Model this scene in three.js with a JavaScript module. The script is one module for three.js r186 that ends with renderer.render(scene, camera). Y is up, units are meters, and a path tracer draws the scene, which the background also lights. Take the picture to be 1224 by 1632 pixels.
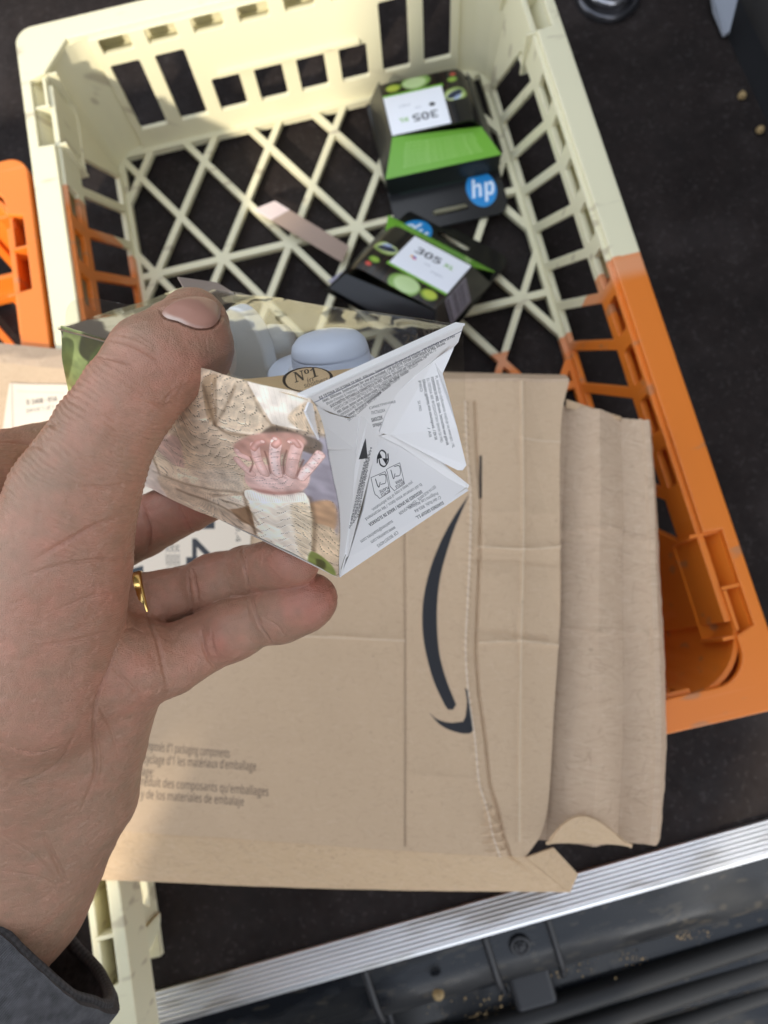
import * as THREE from 'three';
import { mergeGeometries, mergeVertices, toCreasedNormals } from 'three/addons/utils/BufferGeometryUtils.js';
import { RoundedBoxGeometry } from 'three/addons/geometries/RoundedBoxGeometry.js';

// ------------------------------------------------------------------ camera, sky, sun, exposure
const scene = new THREE.Scene();
const renderer = new THREE.WebGLRenderer({ antialias: true });
renderer.setSize(768, 1024);
renderer.shadowMap.enabled = true;
renderer.toneMapping = THREE.LinearToneMapping;
renderer.toneMappingExposure = 1.45;
const V = (x, y, z) => new THREE.Vector3(x, y, z);
const camera = new THREE.PerspectiveCamera(71.62, 768 / 1024, 0.02, 400);
const CAM = V(0.1973, 0.5576, 0.5312);
const RIGHT = V(0.974276, -0.056472, 0.218166), DOWN = V(-0.225219, -0.210268, 0.951348), FWD = V(-0.007852, -0.976011, -0.217577);
camera.matrixAutoUpdate = true;
camera.quaternion.setFromRotationMatrix(new THREE.Matrix4().makeBasis(RIGHT, DOWN.clone().negate(), FWD.clone().negate()));
camera.position.copy(CAM);
camera.updateMatrixWorld(true);
camera.focus = 0.19;
camera.userData.fStop = 15.5;
scene.add(camera);
// where a ray through a pixel of the 1224 x 1632 photograph meets a depth, a height or a plane (used to measure things)
const F = 1131;
const ray = (px, py) => FWD.clone().addScaledVector(RIGHT, (px - 612) / F).addScaledVector(DOWN, (py - 816) / F);
const P = (px, py, z) => CAM.clone().addScaledVector(ray(px, py), z);
const onY = (px, py, y) => { const d = ray(px, py); return CAM.clone().addScaledVector(d, (y - CAM.y) / d.y); };
const onPlane = (px, py, o, n) => { const d = ray(px, py); return CAM.clone().addScaledVector(d, o.clone().sub(CAM).dot(n) / d.dot(n)); };

// seeded noise
function rng(seed) { let s = seed >>> 0; return () => { s = (s + 0x6d2b79f5) >>> 0; let t = Math.imul(s ^ (s >>> 15), 1 | s); t = (t + Math.imul(t ^ (t >>> 7), 61 | t)) ^ t; return ((t ^ (t >>> 14)) >>> 0) / 4294967296; }; }
const hash3 = (x, y, z) => { let h = Math.imul(x, 374761393) + Math.imul(y, 668265263) + Math.imul(z, 1274126177); h = Math.imul(h ^ (h >>> 13), 1103515245); return ((h ^ (h >>> 16)) >>> 0) / 4294967296; };
function noise(x, y, z = 0) {
  const X = Math.floor(x), Y = Math.floor(y), Z = Math.floor(z), f = (t) => t * t * (3 - 2 * t), u = f(x - X), v = f(y - Y), w = f(z - Z), L = (a, b, t) => a + (b - a) * t;
  const h = (i, j, k) => hash3(X + i, Y + j, Z + k);
  return L(L(L(h(0, 0, 0), h(1, 0, 0), u), L(h(0, 1, 0), h(1, 1, 0), u), v), L(L(h(0, 0, 1), h(1, 0, 1), u), L(h(0, 1, 1), h(1, 1, 1), u), v), w) * 2 - 1;
}
const fbm = (x, y, z = 0, o = 4) => { let s = 0, a = 0.5; for (let i = 0; i < o; i++) { s += a * noise(x, y, z); x = x * 2.03 + 7.1; y = y * 2.03 + 3.7; z = z * 2.03 + 1.3; a *= 0.5; } return s; };
const clamp = (x, a = 0, b = 1) => Math.min(b, Math.max(a, x)), lerp = (a, b, t) => a + (b - a) * t, smooth = (a, b, x) => { const t = clamp((x - a) / (b - a)); return t * t * (3 - 2 * t); };

// sky: a bright day with thin high cloud
{
  const w = 256, h = 128, d = new Float32Array(w * h * 4);
  for (let j = 0; j < h; j++) for (let i = 0; i < w; i++) {
    const el = (j + 0.5) / h * Math.PI - Math.PI / 2, az = (i + 0.5) / w * 2 * Math.PI, c = Math.cos(el), x = c * Math.cos(az), z = c * Math.sin(az), y = Math.sin(el);
    const cl = smooth(-0.15, 0.35, fbm(x * 2.2 / (Math.abs(y) + 0.35), z * 2.2 / (Math.abs(y) + 0.35), 3.3));
    const hz = Math.exp(-Math.max(0, y) * 3.2), gl = 1.3 * Math.exp(-Math.acos(clamp((x * -2.3 + y * 2.35 + z * 3.4) / 4.728, -1, 1)) / 0.42), k = (j * w + i) * 4;
    const up = y > 0 ? 1 : 0.25;
    d[k] = up * (lerp(0.40, 1.05, hz) + 0.42 * cl + gl); d[k + 1] = up * (lerp(0.48, 1.05, hz) + 0.40 * cl + gl * 0.93); d[k + 2] = up * (lerp(0.62, 1.06, hz) + 0.36 * cl + gl * 0.82); d[k + 3] = 1;
  }
  const t = new THREE.DataTexture(d, w, h, THREE.RGBAFormat, THREE.FloatType);
  t.mapping = THREE.EquirectangularReflectionMapping; t.magFilter = t.minFilter = THREE.LinearFilter; t.needsUpdate = true;
  scene.background = t; scene.environment = t;
}
scene.backgroundIntensity = 1.5; scene.environmentIntensity = 1.5;
const sun = new THREE.DirectionalLight(new THREE.Color(1, 0.90, 0.74), 3.4);
sun.position.set(-2.3, 2.35, 3.4); sun.target.position.set(0.1, 0.1, 0.4);
sun.castShadow = true; sun.shadow.radius = 5; sun.shadow.mapSize.set(2048, 2048);
Object.assign(sun.shadow.camera, { left: -1.5, right: 1.5, top: 1.5, bottom: -1.5, near: 0.1, far: 9 });
scene.add(sun, sun.target);

// ------------------------------------------------------------------ helpers
const used = {};
const numbered = (n) => { const k = used[n] = (used[n] ?? -1) + 1; return k ? n + '_' + String(k).padStart(3, '0') : n; };
function tag(o, label, category, group, kind) { o.userData.label = label; o.userData.category = category; if (group) o.userData.group = group; if (kind) o.userData.kind = kind; return o; }
function thing(name, label, category, group) { const g = new THREE.Group(); g.name = numbered(name); scene.add(g); return tag(g, label, category, group); }
function add(parent, name, geo, mat, label) {
  const m = new THREE.Mesh(Array.isArray(geo) ? merge(geo) : geo, mat);
  m.name = parent === scene ? numbered(name) : name; m.castShadow = m.receiveShadow = true; if (label) m.userData.label = label;
  parent.add(m); return m;
}
function merge(list) {
  list = list.map((g) => { g = g.index ? g.toNonIndexed() : g; for (const k of Object.keys(g.attributes)) if (!['position', 'normal', 'uv'].includes(k)) g.deleteAttribute(k); if (!g.attributes.uv) g.setAttribute('uv', new THREE.BufferAttribute(new Float32Array(g.attributes.position.count * 2), 2)); return g; });
  return mergeGeometries(list);
}
function setUV(g, f) { const p = g.attributes.position, n = g.attributes.normal, a = new Float32Array(p.count * 2); for (let i = 0; i < p.count; i++) { const q = f(p.getX(i), p.getY(i), p.getZ(i), n?.getX(i), n?.getY(i), n?.getZ(i)); a[2 * i] = q[0]; a[2 * i + 1] = q[1]; } g.setAttribute('uv', new THREE.BufferAttribute(a, 2)); return g; }
function boxUV(g, s) { return setUV(g, (x, y, z, a, b, c) => { a = Math.abs(a); b = Math.abs(b); c = Math.abs(c); return a > b && a > c ? [z / s, y / s] : b > c ? [x / s, z / s] : [x / s, y / s]; }); }
function warp(g, f) { const p = g.attributes.position, v = V(); for (let i = 0; i < p.count; i++) { v.fromBufferAttribute(p, i); f(v); p.setXYZ(i, v.x, v.y, v.z); } g.computeVertexNormals(); return g; }
function beam(a, b, w, t, up = V(0, 1, 0)) { // a box from a to b, w wide, t thick along up
  const d = b.clone().sub(a), L = d.length(), g = new THREE.BoxGeometry(L, t, w), X = d.normalize(), Z = X.clone().cross(up).normalize(), Y = Z.clone().cross(X);
  g.applyMatrix4(new THREE.Matrix4().makeBasis(X, Y, Z)); const m = a.clone().add(b).multiplyScalar(0.5); return g.translate(m.x, m.y, m.z);
}
function bx(x0, x1, y0, y1, z0, z1, r = 0) { const g = r ? new RoundedBoxGeometry(x1 - x0, y1 - y0, z1 - z0, 2, r) : new THREE.BoxGeometry(x1 - x0, y1 - y0, z1 - z0); return g.translate((x0 + x1) / 2, (y0 + y1) / 2, (z0 + z1) / 2); }
function tube(pts, r, seg = 24, rad = 8, closed = false) { return new THREE.TubeGeometry(new THREE.CatmullRomCurve3(pts, closed), seg, r, rad, closed); }
// a curved sheet with thickness: f(u, v) -> point, extruded along its normal by -t; uv = (u, v)
function sheet(f, nu, nv, t, uvf, ang = 0.7) {
  const p = [], uv = [], idx = [], W = nu + 1, N = W * (nv + 1), e = 1e-3;
  for (const s of [0, 1]) for (let j = 0; j <= nv; j++) for (let i = 0; i <= nu; i++) {
    const u = i / nu, v = j / nv, q = f(u, v);
    if (s) { const a = f(Math.min(1, u + e), v).sub(f(Math.max(0, u - e), v)), b = f(u, Math.min(1, v + e)).sub(f(u, Math.max(0, v - e))); q.addScaledVector(a.cross(b).normalize(), -t); }
    p.push(q.x, q.y, q.z); uv.push(...(uvf ? uvf(u, v, q) : [u, v]));
  }
  for (let j = 0; j < nv; j++) for (let i = 0; i < nu; i++) { const a = j * W + i, b = a + 1, c = a + W, d = c + 1; idx.push(a, b, d, a, d, c, N + a, N + d, N + b, N + a, N + c, N + d); }
  const edge = (a, b) => idx.push(a, N + a, b, b, N + a, N + b);
  for (let i = 0; i < nu; i++) { edge(i, i + 1); edge(nv * W + i + 1, nv * W + i); }
  for (let j = 0; j < nv; j++) { edge((j + 1) * W, j * W); edge(j * W + nu, (j + 1) * W + nu); }
  const g = new THREE.BufferGeometry(); g.setAttribute('position', new THREE.Float32BufferAttribute(p, 3)); g.setAttribute('uv', new THREE.Float32BufferAttribute(uv, 2)); g.setIndex(idx);
  return toCreasedNormals(g, ang);
}
const bil = (a, b, c, d) => (u, v) => a.clone().lerp(b, u).lerp(d.clone().lerp(c, u), v); // a,b along u at v=0; d,c at v=1
// a flat polygon with thickness t (against its normal n); uvf(point)
function poly(pts, n, t, uvf) {
  const o = pts[0], X = pts[1].clone().sub(o).normalize(), Y = n.clone().cross(X).normalize(), N = X.clone().cross(Y);
  const q = pts.map((p) => new THREE.Vector2(p.clone().sub(o).dot(X), p.clone().sub(o).dot(Y)));
  const lift = pts.map((p) => p.clone().sub(o).dot(N)); // keeps polygons that are not quite flat
  const ccw = !THREE.ShapeUtils.isClockWise(q), tri = THREE.ShapeUtils.triangulateShape(q, []), pos = [], uv = [];
  const top = pts.map((p) => p), bot = pts.map((p) => p.clone().addScaledVector(N, -t));
  const put = (...v) => v.forEach((p) => { pos.push(p.x, p.y, p.z); uv.push(...(uvf ? uvf(p) : [0, 0])); });
  for (const [a, b, c] of tri) { ccw ? put(top[a], top[b], top[c]) : put(top[a], top[b], top[c]); put(bot[a], bot[c], bot[b]); }
  for (let i = 0; i < pts.length; i++) { const j = (i + 1) % pts.length; put(top[i], bot[i], top[j], top[j], bot[i], bot[j]); }
  const g = new THREE.BufferGeometry(); g.setAttribute('position', new THREE.Float32BufferAttribute(pos, 3)); g.setAttribute('uv', new THREE.Float32BufferAttribute(uv, 2)); g.computeVertexNormals(); return g;
}
function canvasTex(w, h, draw, opt = {}) {
  const c = document.createElement('canvas'); c.width = w; c.height = h; const x = c.getContext('2d'); draw(x, w, h);
  const t = new THREE.CanvasTexture(c); t.colorSpace = opt.data ? THREE.NoColorSpace : THREE.SRGBColorSpace; t.wrapS = t.wrapT = opt.clamp ? THREE.ClampToEdgeWrapping : THREE.RepeatWrapping; t.magFilter = THREE.LinearFilter; return t;
}
function dataTex(w, h, f, opt = {}) { // f(u, v) -> [r, g, b] linear 0..1 (or one number)
  const d = new Float32Array(w * h * 4);
  for (let j = 0; j < h; j++) for (let i = 0; i < w; i++) { let c = f((i + 0.5) / w, (j + 0.5) / h); if (typeof c === 'number') c = [c, c, c]; d.set([c[0], c[1], c[2], 1], (j * w + i) * 4); }
  const t = new THREE.DataTexture(d, w, h, THREE.RGBAFormat, THREE.FloatType); t.wrapS = t.wrapT = opt.clamp ? THREE.ClampToEdgeWrapping : THREE.RepeatWrapping; t.magFilter = THREE.LinearFilter; t.minFilter = THREE.LinearFilter; t.needsUpdate = true; return t;
}
// tileable fbm on the unit square
const tfbm = (u, v, n, seed = 0, o = 4) => { let s = 0, a = 0.5; for (let k = 0; k < o; k++) { const N = n << k, X = Math.floor(u * N), Y = Math.floor(v * N), f = (t) => t * t * (3 - 2 * t), p = f(u * N - X), q = f(v * N - Y), h = (i, j) => hash3((X + i) % N, (Y + j) % N, seed + k * 17); s += a * (lerp(lerp(h(0, 0), h(1, 0), p), lerp(h(0, 1), h(1, 1), p), q) * 2 - 1); a *= 0.5; } return s; };
const std = (o) => new THREE.MeshStandardMaterial({ side: THREE.DoubleSide, ...o });
const phys = (o) => new THREE.MeshPhysicalMaterial({ side: THREE.DoubleSide, ...o });
const lin = (r, g, b) => new THREE.Color().setRGB(r, g, b);

// ------------------------------------------------------------------ the van: load floor, sill, walls, roof
const VAN = new THREE.Matrix4().makeRotationY(0.047).setPosition(0, 0, 0.7085); // the van stands a little askew to the crates
const van = (g) => g.applyMatrix4(VAN);
const vp = (x, y, z) => V(x, y, z).applyMatrix4(VAN);
const floorTex = dataTex(512, 512, (u, v) => { const n = tfbm(u, v, 6, 1), m = tfbm(u, v, 40, 2), s = smooth(0.30, 0.42, tfbm(u, v, 90, 5, 2)) * 0.014; const k = 1 + 0.35 * n + 0.25 * m; const w = 0.012 * smooth(0.05, 0.5, tfbm(u, v, 5, 77)); return [0.0165 * k + s + w * 0.7, 0.0118 * k + s * 0.9 + w * 0.6, 0.0104 * k + s * 0.85 + w * 0.58]; });
const floorRough = dataTex(512, 512, (u, v) => 0.8 + 0.2 * tfbm(u, v, 8, 9) + 0.12 * tfbm(u, v, 60, 4));
const floorBump = dataTex(256, 256, (u, v) => { const a = Math.sin(u * 2 * Math.PI * 48) * Math.sin(v * 2 * Math.PI * 48); return 0.5 + 0.3 * a + 0.2 * tfbm(u, v, 64, 8, 2); });
const floorM = phys({ specularIntensity: 0.45, map: floorTex, roughnessMap: floorRough, roughness: 1, bumpMap: floorBump, bumpScale: 0.00015 });
{
  const g = boxUV(bx(-1.3, 0.625, -0.018, 0, -2.4, -0.0005), 0.25); van(g);
  const m = add(scene, 'van_floor', g, floorM); m.userData.kind = 'structure'; tag(m, 'dark brown worn van load floor under the crates', 'floor');
  const ground = add(scene, 'ground', van(boxUV(bx(-60, 60, -0.7, -0.6, -60, 60), 1)), std({ color: lin(0.09, 0.085, 0.08), roughness: 0.95 })); ground.userData.kind = 'structure'; tag(ground, 'grey road surface below the van', 'ground');
  const wallM = std({ color: lin(0.035, 0.032, 0.03), roughness: 0.6 });
  const wall = thing('van_wall', 'dark right side wall of the van beyond the floor edge', 'wall'); wall.userData.kind = 'structure';
  add(wall, 'lining_panel', van(bx(0.66, 0.68, -0.02, 1.5, -2.4, 0.02)), wallM);
  add(wall, 'wall_foot', van(bx(0.625, 0.66, -0.05, -0.012, -2.4, 0)), std({ color: lin(0.008, 0.008, 0.009), roughness: 0.5 }));
  const bh = add(scene, 'van_bulkhead', van(bx(-1.34, 0.68, -0.02, 1.5, -2.44, -2.4)), wallM); bh.userData.kind = 'structure'; tag(bh, 'dark bulkhead at the front end of the load floor', 'wall');
}
// ribbed aluminium edge strip
{
  const t = thing('edge_strip', 'ribbed bare aluminium edge strip along the rear end of the dark floor', 'edge strip');
  const n = 7, w = 0.0215, sh = new THREE.Shape(); sh.moveTo(0, -0.006);
  for (let i = 0; i < n; i++) { const a = i / n * w, s = w / n; sh.lineTo(a + 0.0001, 0.0018); sh.quadraticCurveTo(a + s * 0.3, 0.0030, a + s * 0.58, 0.0018); sh.lineTo(a + s * 0.60, -0.0010); sh.lineTo(a + s * 0.98, -0.0010); }
  sh.lineTo(w, 0.0015); sh.lineTo(w + 0.0022, 0.0005); sh.lineTo(w + 0.0022, -0.012); sh.lineTo(w, -0.012); sh.lineTo(w, -0.006); sh.closePath();
  const g = new THREE.ExtrudeGeometry(sh, { depth: 0.9, bevelEnabled: false, curveSegments: 4, steps: 1 }); g.rotateY(-Math.PI / 2).translate(0.72, 0.001, 0);
  // after the turn: the profile's x runs along z, its length along -x
  const tx = dataTex(256, 64, (u, v) => { const n1 = tfbm(u, v, 5, 3), dirt = smooth(0.05, 0.4, tfbm(u, v, 9, 12)); const k = 0.86 + 0.10 * n1; return [k - 0.2 * dirt, k - 0.22 * dirt, k - 0.25 * dirt]; });
  const al = std({ map: tx, metalness: 0.8, roughness: 0.42 });
  setUV(g, (x, y, z) => [x / 0.5, z / 0.1]); 
  add(t, 'ribbed_profile', van(g), al);
}
// painted rear sill with pressings, bolt, seals
{
  const t = thing('rear_sill', 'glossy dark painted rear sill of the van with rubber seals and dirt', 'door sill');
  const paint = phys({ map: dataTex(512, 256, (u, v) => { const d = smooth(0.0, 0.45, tfbm(u, v, 7, 21)), s = smooth(0.28, 0.4, tfbm(u, v, 60, 22, 2)); return [0.007 + 0.012 * d + 0.02 * s, 0.008 + 0.011 * d + 0.016 * s, 0.010 + 0.009 * d + 0.01 * s]; }), roughnessMap: dataTex(256, 256, (u, v) => 0.16 + 0.4 * smooth(-0.1, 0.4, tfbm(u, v, 8, 23))), roughness: 1, specularIntensity: 0.65 });
  const dull = std({ color: lin(0.012, 0.012, 0.014), roughness: 0.5 });
  const prof = [[0.0238, -0.006], [0.026, -0.010], [0.062, -0.022], [0.066, -0.027], [0.068, -0.05], [0.072, -0.056], [0.13, -0.062], [0.135, -0.068], [0.14, -0.12], [0.34, -0.13]];
  const L = 2.0, g = sheet((u, v) => { const k = v * (prof.length - 1), i = Math.min(prof.length - 2, Math.floor(k)), f = k - i; return V(-1.3 + u * L, lerp(prof[i][1], prof[i + 1][1], f), lerp(prof[i][0], prof[i + 1][0], f)); }, 2, (prof.length - 1) * 2, -0.002);
  setUV(g, (x, y, z) => [x / 0.5, (z - y) / 0.25]);
  add(t, 'sill_panel', van(g), paint);
  const at = (px, py, y) => onY(px, py, y).applyMatrix4(VAN.clone().invert());
  // raised ribs of the pressing beside the bolt
  for (const [px, w] of [[590, 0.006], [782, 0.006], [884, 0.005]]) {
    const q = at(px, 1500 + (884 - px) * 0.22, -0.016);
    add(t, 'pressed_rib', van(tube([V(q.x - 0.001, -0.009, 0.027), V(q.x, -0.017, 0.055), V(q.x + 0.001, -0.028, 0.0685), V(q.x + 0.001, -0.052, 0.0705), V(q.x + 0.002, -0.057, 0.085)], w * 0.45, 20, 8)), dull);
  }
  const b = at(828, 1505, -0.016), cup = new THREE.TorusGeometry(0.0062, 0.0016, 8, 28).rotateX(Math.PI / 2 + 0.32);
  add(t, 'bolt', van(merge([cup, new THREE.CylinderGeometry(0.0045, 0.005, 0.003, 6).rotateX(0.32), new THREE.SphereGeometry(0.0028, 12, 8).translate(0, 0.001, 0)]).translate(b.x, -0.0135, b.z)), std({ color: lin(0.02, 0.02, 0.022), roughness: 0.45, metalness: 0.3 }));
  const q0 = at(795, 1555, -0.045);
  add(t, 'bracket', van(new RoundedBoxGeometry(0.032, 0.012, 0.03, 3, 0.004).translate(b.x + 0.001, -0.053, 0.083)), dull);
  const rub = phys({ color: lin(0.012, 0.012, 0.012), roughness: 0.5, specularIntensity: 0.6 });
  const seal = (y, z, r, sag) => tube([-1.3, -0.6, -0.1, 0.1, 0.25, 0.4, 0.7].map((x) => V(x, y + 0.004 * Math.sin(x * 9), z + sag * smooth(0.1, 0.7, x) * -1)), r, 60, 12);
  add(t, 'rubber_seal', van(seal(-0.058, 0.104, 0.0085, 0.012)), rub);
  add(t, 'rubber_seal', van(seal(-0.064, 0.125, 0.008, 0.014)), rub);
  add(t, 'rubber_seal', van(seal(-0.075, 0.150, 0.007, 0.018)), rub);
}
// ------------------------------------------------------------------ two-coloured plastic crates
const crateTex = dataTex(1024, 1536, (u, v) => { // u runs along the crate's length, cream half then orange half
  const edge = (v > 0.5 ? 0.235 : 0.5) + 0.006 * fbm(v * 28, 3, 1, 3), n = fbm(u * 9, v * 9, 4), sp = smooth(0.36, 0.5, fbm(u * 70, v * 70, 8, 3)), sc = smooth(0.42, 0.55, fbm(u * 160, v * 22, 5, 2));
  const c = u < edge ? [0.82, 0.775, 0.54] : [0.80, 0.215, 0.018], band = smooth(0.022, 0.004, Math.abs(u - edge - 0.012)), k = 1 + 0.05 * n;
  const o = c.map((q) => q * k); if (u > edge) { o[1] += 0.12 * band; o[2] += 0.13 * band; }
  return [lerp(o[0], 0.30, 0.45 * sp) + 0.03 * sc, lerp(o[1], 0.22, 0.45 * sp) + 0.03 * sc, lerp(o[2], 0.14, 0.45 * sp) + 0.03 * sc];
});
const crateM = phys({ map: crateTex, roughness: 0.42, roughnessMap: null, transmission: 0.18, thickness: 0, bumpMap: dataTex(256, 256, (u, v) => 0.5 + 0.5 * tfbm(u, v, 24, 31)), bumpScale: 0.00012 });
function makeCrate(label) {
  const G = thing('plastic_crate', label, 'crate');
  const uvc = (g) => setUV(g, (x, y, z) => [(z + 0.3) / 0.6, (x * 1.0 + y * 1.3 + 0.5) / 2 + (wallBand && x < 0 ? 0.5 : 0)]);
  let wallBand = 0;
  const put = (name, list) => add(G, name, uvc(merge(list)), crateM);
  const H = 0.12, inset = (y) => 0.018 + 0.010 * (1 - clamp((y - 0.01) / 0.11)), FL = 0.012;
  const rr = (s, w, h, r) => { s.moveTo(-w + r, -h); s.lineTo(w - r, -h); s.absarc(w - r, -h + r, r, -Math.PI / 2, 0); s.lineTo(w, h - r); s.absarc(w - r, h - r, r, 0, Math.PI / 2); s.lineTo(-w + r, h); s.absarc(-w + r, h - r, r, Math.PI / 2, Math.PI); s.lineTo(-w, -h + r); s.absarc(-w + r, -h + r, r, Math.PI, 1.5 * Math.PI); return s; };
  const ext = (s, d, b = 0) => new THREE.ExtrudeGeometry(s, { depth: d, bevelEnabled: b > 0, bevelSize: b, bevelThickness: b, bevelOffset: -b, bevelSegments: 2, curveSegments: 8 });
  // rim: a flange all round, cut back near the ends of the long sides where another crate's corners sit
  const rim = rr(new THREE.Shape(), 0.2, 0.3, 0.014), hole = new THREE.Path(), iw = 0.181, ih = 0.281, nw = 0.1925, r = 0.02, a0 = 0.255, a1 = 0.192;
  hole.moveTo(-iw + r, -ih); hole.lineTo(iw - r, -ih); hole.absarc(iw - r, -ih + r, r, -Math.PI / 2, 0);
  hole.lineTo(iw, -a0); hole.lineTo(nw, -a0 + 0.004); hole.lineTo(nw, -a1); hole.lineTo(iw, -a1 + 0.001); hole.lineTo(iw, a1 - 0.001); hole.lineTo(nw, a1); hole.lineTo(nw, a0 - 0.004); hole.lineTo(iw, a0);
  hole.lineTo(iw, ih - r); hole.absarc(iw - r, ih - r, r, 0, Math.PI / 2); hole.lineTo(-iw + r, ih); hole.absarc(-iw + r, ih - r, r, Math.PI / 2, Math.PI);
  hole.lineTo(-iw, a0); hole.lineTo(-nw, a0 - 0.004); hole.lineTo(-nw, a1); hole.lineTo(-iw, a1 - 0.001); hole.lineTo(-iw, -a1 + 0.001); hole.lineTo(-nw, -a1); hole.lineTo(-nw, -a0 + 0.004); hole.lineTo(-iw, -a0); hole.closePath();
  rim.holes.push(hole);
  const rg = ext(rim, 0.0035, 0.0009).rotateX(Math.PI / 2).translate(0, H, 0);
  const sk = rr(new THREE.Shape(), 0.1995, 0.2995, 0.0135); sk.holes.push(rr(new THREE.Path(), 0.197, 0.297, 0.011));
  const sg = ext(sk, 0.026).rotateX(Math.PI / 2).translate(0, H - 0.003, 0);
  put('rim', [rg]); put('outer_skirt', [sg]);
  const ld = rr(new THREE.Shape(), 0.1965, 0.2965, 0.011); ld.holes.push(rr(new THREE.Path(), 0.183, 0.283, 0.02));
  put('ledge', [ext(ld, 0.002).rotateX(Math.PI / 2).translate(0, H - 0.0265, 0)]);
  // end walls: eight columns; small slots above, tall openings outside, a solid board over four low openings in the middle
  const rect = (s, x0, x1, y0, y1, q = 0.002) => { const p = new THREE.Path(); p.moveTo(x0 + q, y0); p.lineTo(x1 - q, y0); p.quadraticCurveTo(x1, y0, x1, y0 + q); p.lineTo(x1, y1 - q); p.quadraticCurveTo(x1, y1, x1 - q, y1); p.lineTo(x0 + q, y1); p.quadraticCurveTo(x0, y1, x0, y1 - q); p.lineTo(x0, y0 + q); p.quadraticCurveTo(x0, y0, x0 + q, y0); s.holes.push(p); };
  for (const e of [-1, 1]) {
    const s = new THREE.Shape(); s.moveTo(-0.146, FL - 0.004); s.lineTo(0.146, FL - 0.004); s.lineTo(0.146, H - 0.003); s.lineTo(-0.146, H - 0.003); s.closePath();
    for (let k = 0; k < 8; k++) { const x0 = -0.1395 + 0.0364 * k; rect(s, x0, x0 + 0.0238, 0.1035, 0.1155); rect(s, x0, x0 + 0.0238, 0.0315, k < 2 || k > 5 ? 0.0935 : 0.0625); }
    put('end_wall', [warp(ext(s, 0.003, 0.0006), (v) => { const y = v.y, d = v.z; v.set(v.x, y, e * (0.3 - inset(y) - d)); }), bx(-0.06, 0.06, 0.0655, 0.0685, e > 0 ? 0.27 : -0.2755, e > 0 ? 0.2755 : -0.27)]);
  }
  // side walls: slots under the rim, slanting bars below them
  for (const e of [-1, 1]) {
    const s = new THREE.Shape(); s.moveTo(-0.246, FL - 0.004); s.lineTo(0.246, FL - 0.004); s.lineTo(0.246, H - 0.003); s.lineTo(-0.246, H - 0.003); s.closePath();
    for (let k = 0; k < 11; k++) {
      const z0 = -0.2015 + 0.0366 * k; if (k > 0 && k < 10) rect(s, z0 + 0.004, z0 + 0.029, 0.101, 0.114);
      const b0 = z0 - 0.039, w = 0.0295, lean = 0.036, y0 = 0.019, y1 = 0.092, p = new THREE.Path();
      if (b0 < -0.243 || b0 + w + lean > 0.243) continue;
      p.moveTo(b0 + 0.001, y0); p.lineTo(b0 + w, y0); p.lineTo(b0 + w + lean, y1); p.lineTo(b0 + lean + 0.001, y1); p.closePath(); s.holes.push(p);
    }
    wallBand = 1; put('side_wall', [warp(ext(s, 0.003, 0.0006), (v) => { const z = v.x, y = v.y, d = v.z; v.set(e * (0.2 - inset(y) - d), y, z); })]); wallBand = 0;
  }
  // rounded corners, stacking pockets
  for (const ex of [-1, 1]) for (const ez of [-1, 1]) {
    const g = sheet((u, v) => { const y = lerp(FL - 0.004, H - 0.003, v), R = 0.054 - inset(y), a = u * Math.PI / 2; return V(ex * (0.146 + R * Math.cos(a)), y, ez * (0.246 + R * Math.sin(a))); }, 10, 4, ex * ez * 0.003);
    put('corner', [g]);
    const q = (x, y, z) => V(ex * x, y, ez * z);
    put('stacking_pocket', [
      sheet(bil(q(0.1935, 0.1165, 0.192), q(0.1935, 0.1165, 0.255), q(0.176, 0.083, 0.255), q(0.176, 0.083, 0.192)), 4, 4, 0.002),
      beam(q(0.1875, 0.106, 0.2265), q(0.1875, 0.1195, 0.2265), 0.012, 0.002, V(0, 0, 1)), beam(q(0.183, 0.112, 0.228), q(0.183, 0.112, 0.252), 0.002, 0.015),
      beam(q(0.1735, 0.100, 0.192), q(0.193, 0.100, 0.192), 0.002, 0.036), beam(q(0.1735, 0.100, 0.2555), q(0.193, 0.100, 0.2555), 0.002, 0.036)]);
  }
  // floor: border and diamond lattice
  const fx = 0.173, fz = 0.273, bars = [];
  for (const e of [-1, 1]) { bars.push(bx(-fx, fx, 0.0062, FL + 0.0005, e > 0 ? fz - 0.009 : -fz, e > 0 ? fz : -fz + 0.009)); bars.push(bx(e > 0 ? fx - 0.008 : -fx, e > 0 ? fx : -fx + 0.008, 0.006, FL + 0.0003, -fz + 0.009, fz - 0.009)); }
  const dx = 0.0298, dz = 0.05, x0 = 0.0466 - 0.2, z0 = 0.058 - 0.3, clipBar = (sx) => {
    for (let k = -12; k < 18; k++) { const xs = x0 + 2 * dx * k; // x = xs + sx * (z - z0) * dx / dz
      const at = (z) => xs + sx * (z - z0) * dx / dz; let za = -fz + 0.004, zb = fz - 0.004; const zx = (x) => z0 + (x - xs) * dz / dx * sx, lo = Math.min(zx(-fx + 0.004), zx(fx - 0.004)), hi = Math.max(zx(-fx + 0.004), zx(fx - 0.004));
      za = Math.max(za, lo); zb = Math.min(zb, hi); if (zb - za < 0.004) continue;
      const A = V(at(za), 0.0094 + sx * 0.0001, za), B = V(at(zb), 0.0094 + sx * 0.0001, zb), n = 8; for (let i = 0; i < n; i++) bars.push(beam(A.clone().lerp(B, i / n), A.clone().lerp(B, (i + 1) / n), 0.0056, 0.005)); } };
  clipBar(1); clipBar(-1);
  for (const z of [0.158, 0.258, 0.342, 0.442]) bars.push(bx(-fx + 0.006, fx - 0.006, 0.0071, FL + 0.0001, z - 0.303, z - 0.297));
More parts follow.
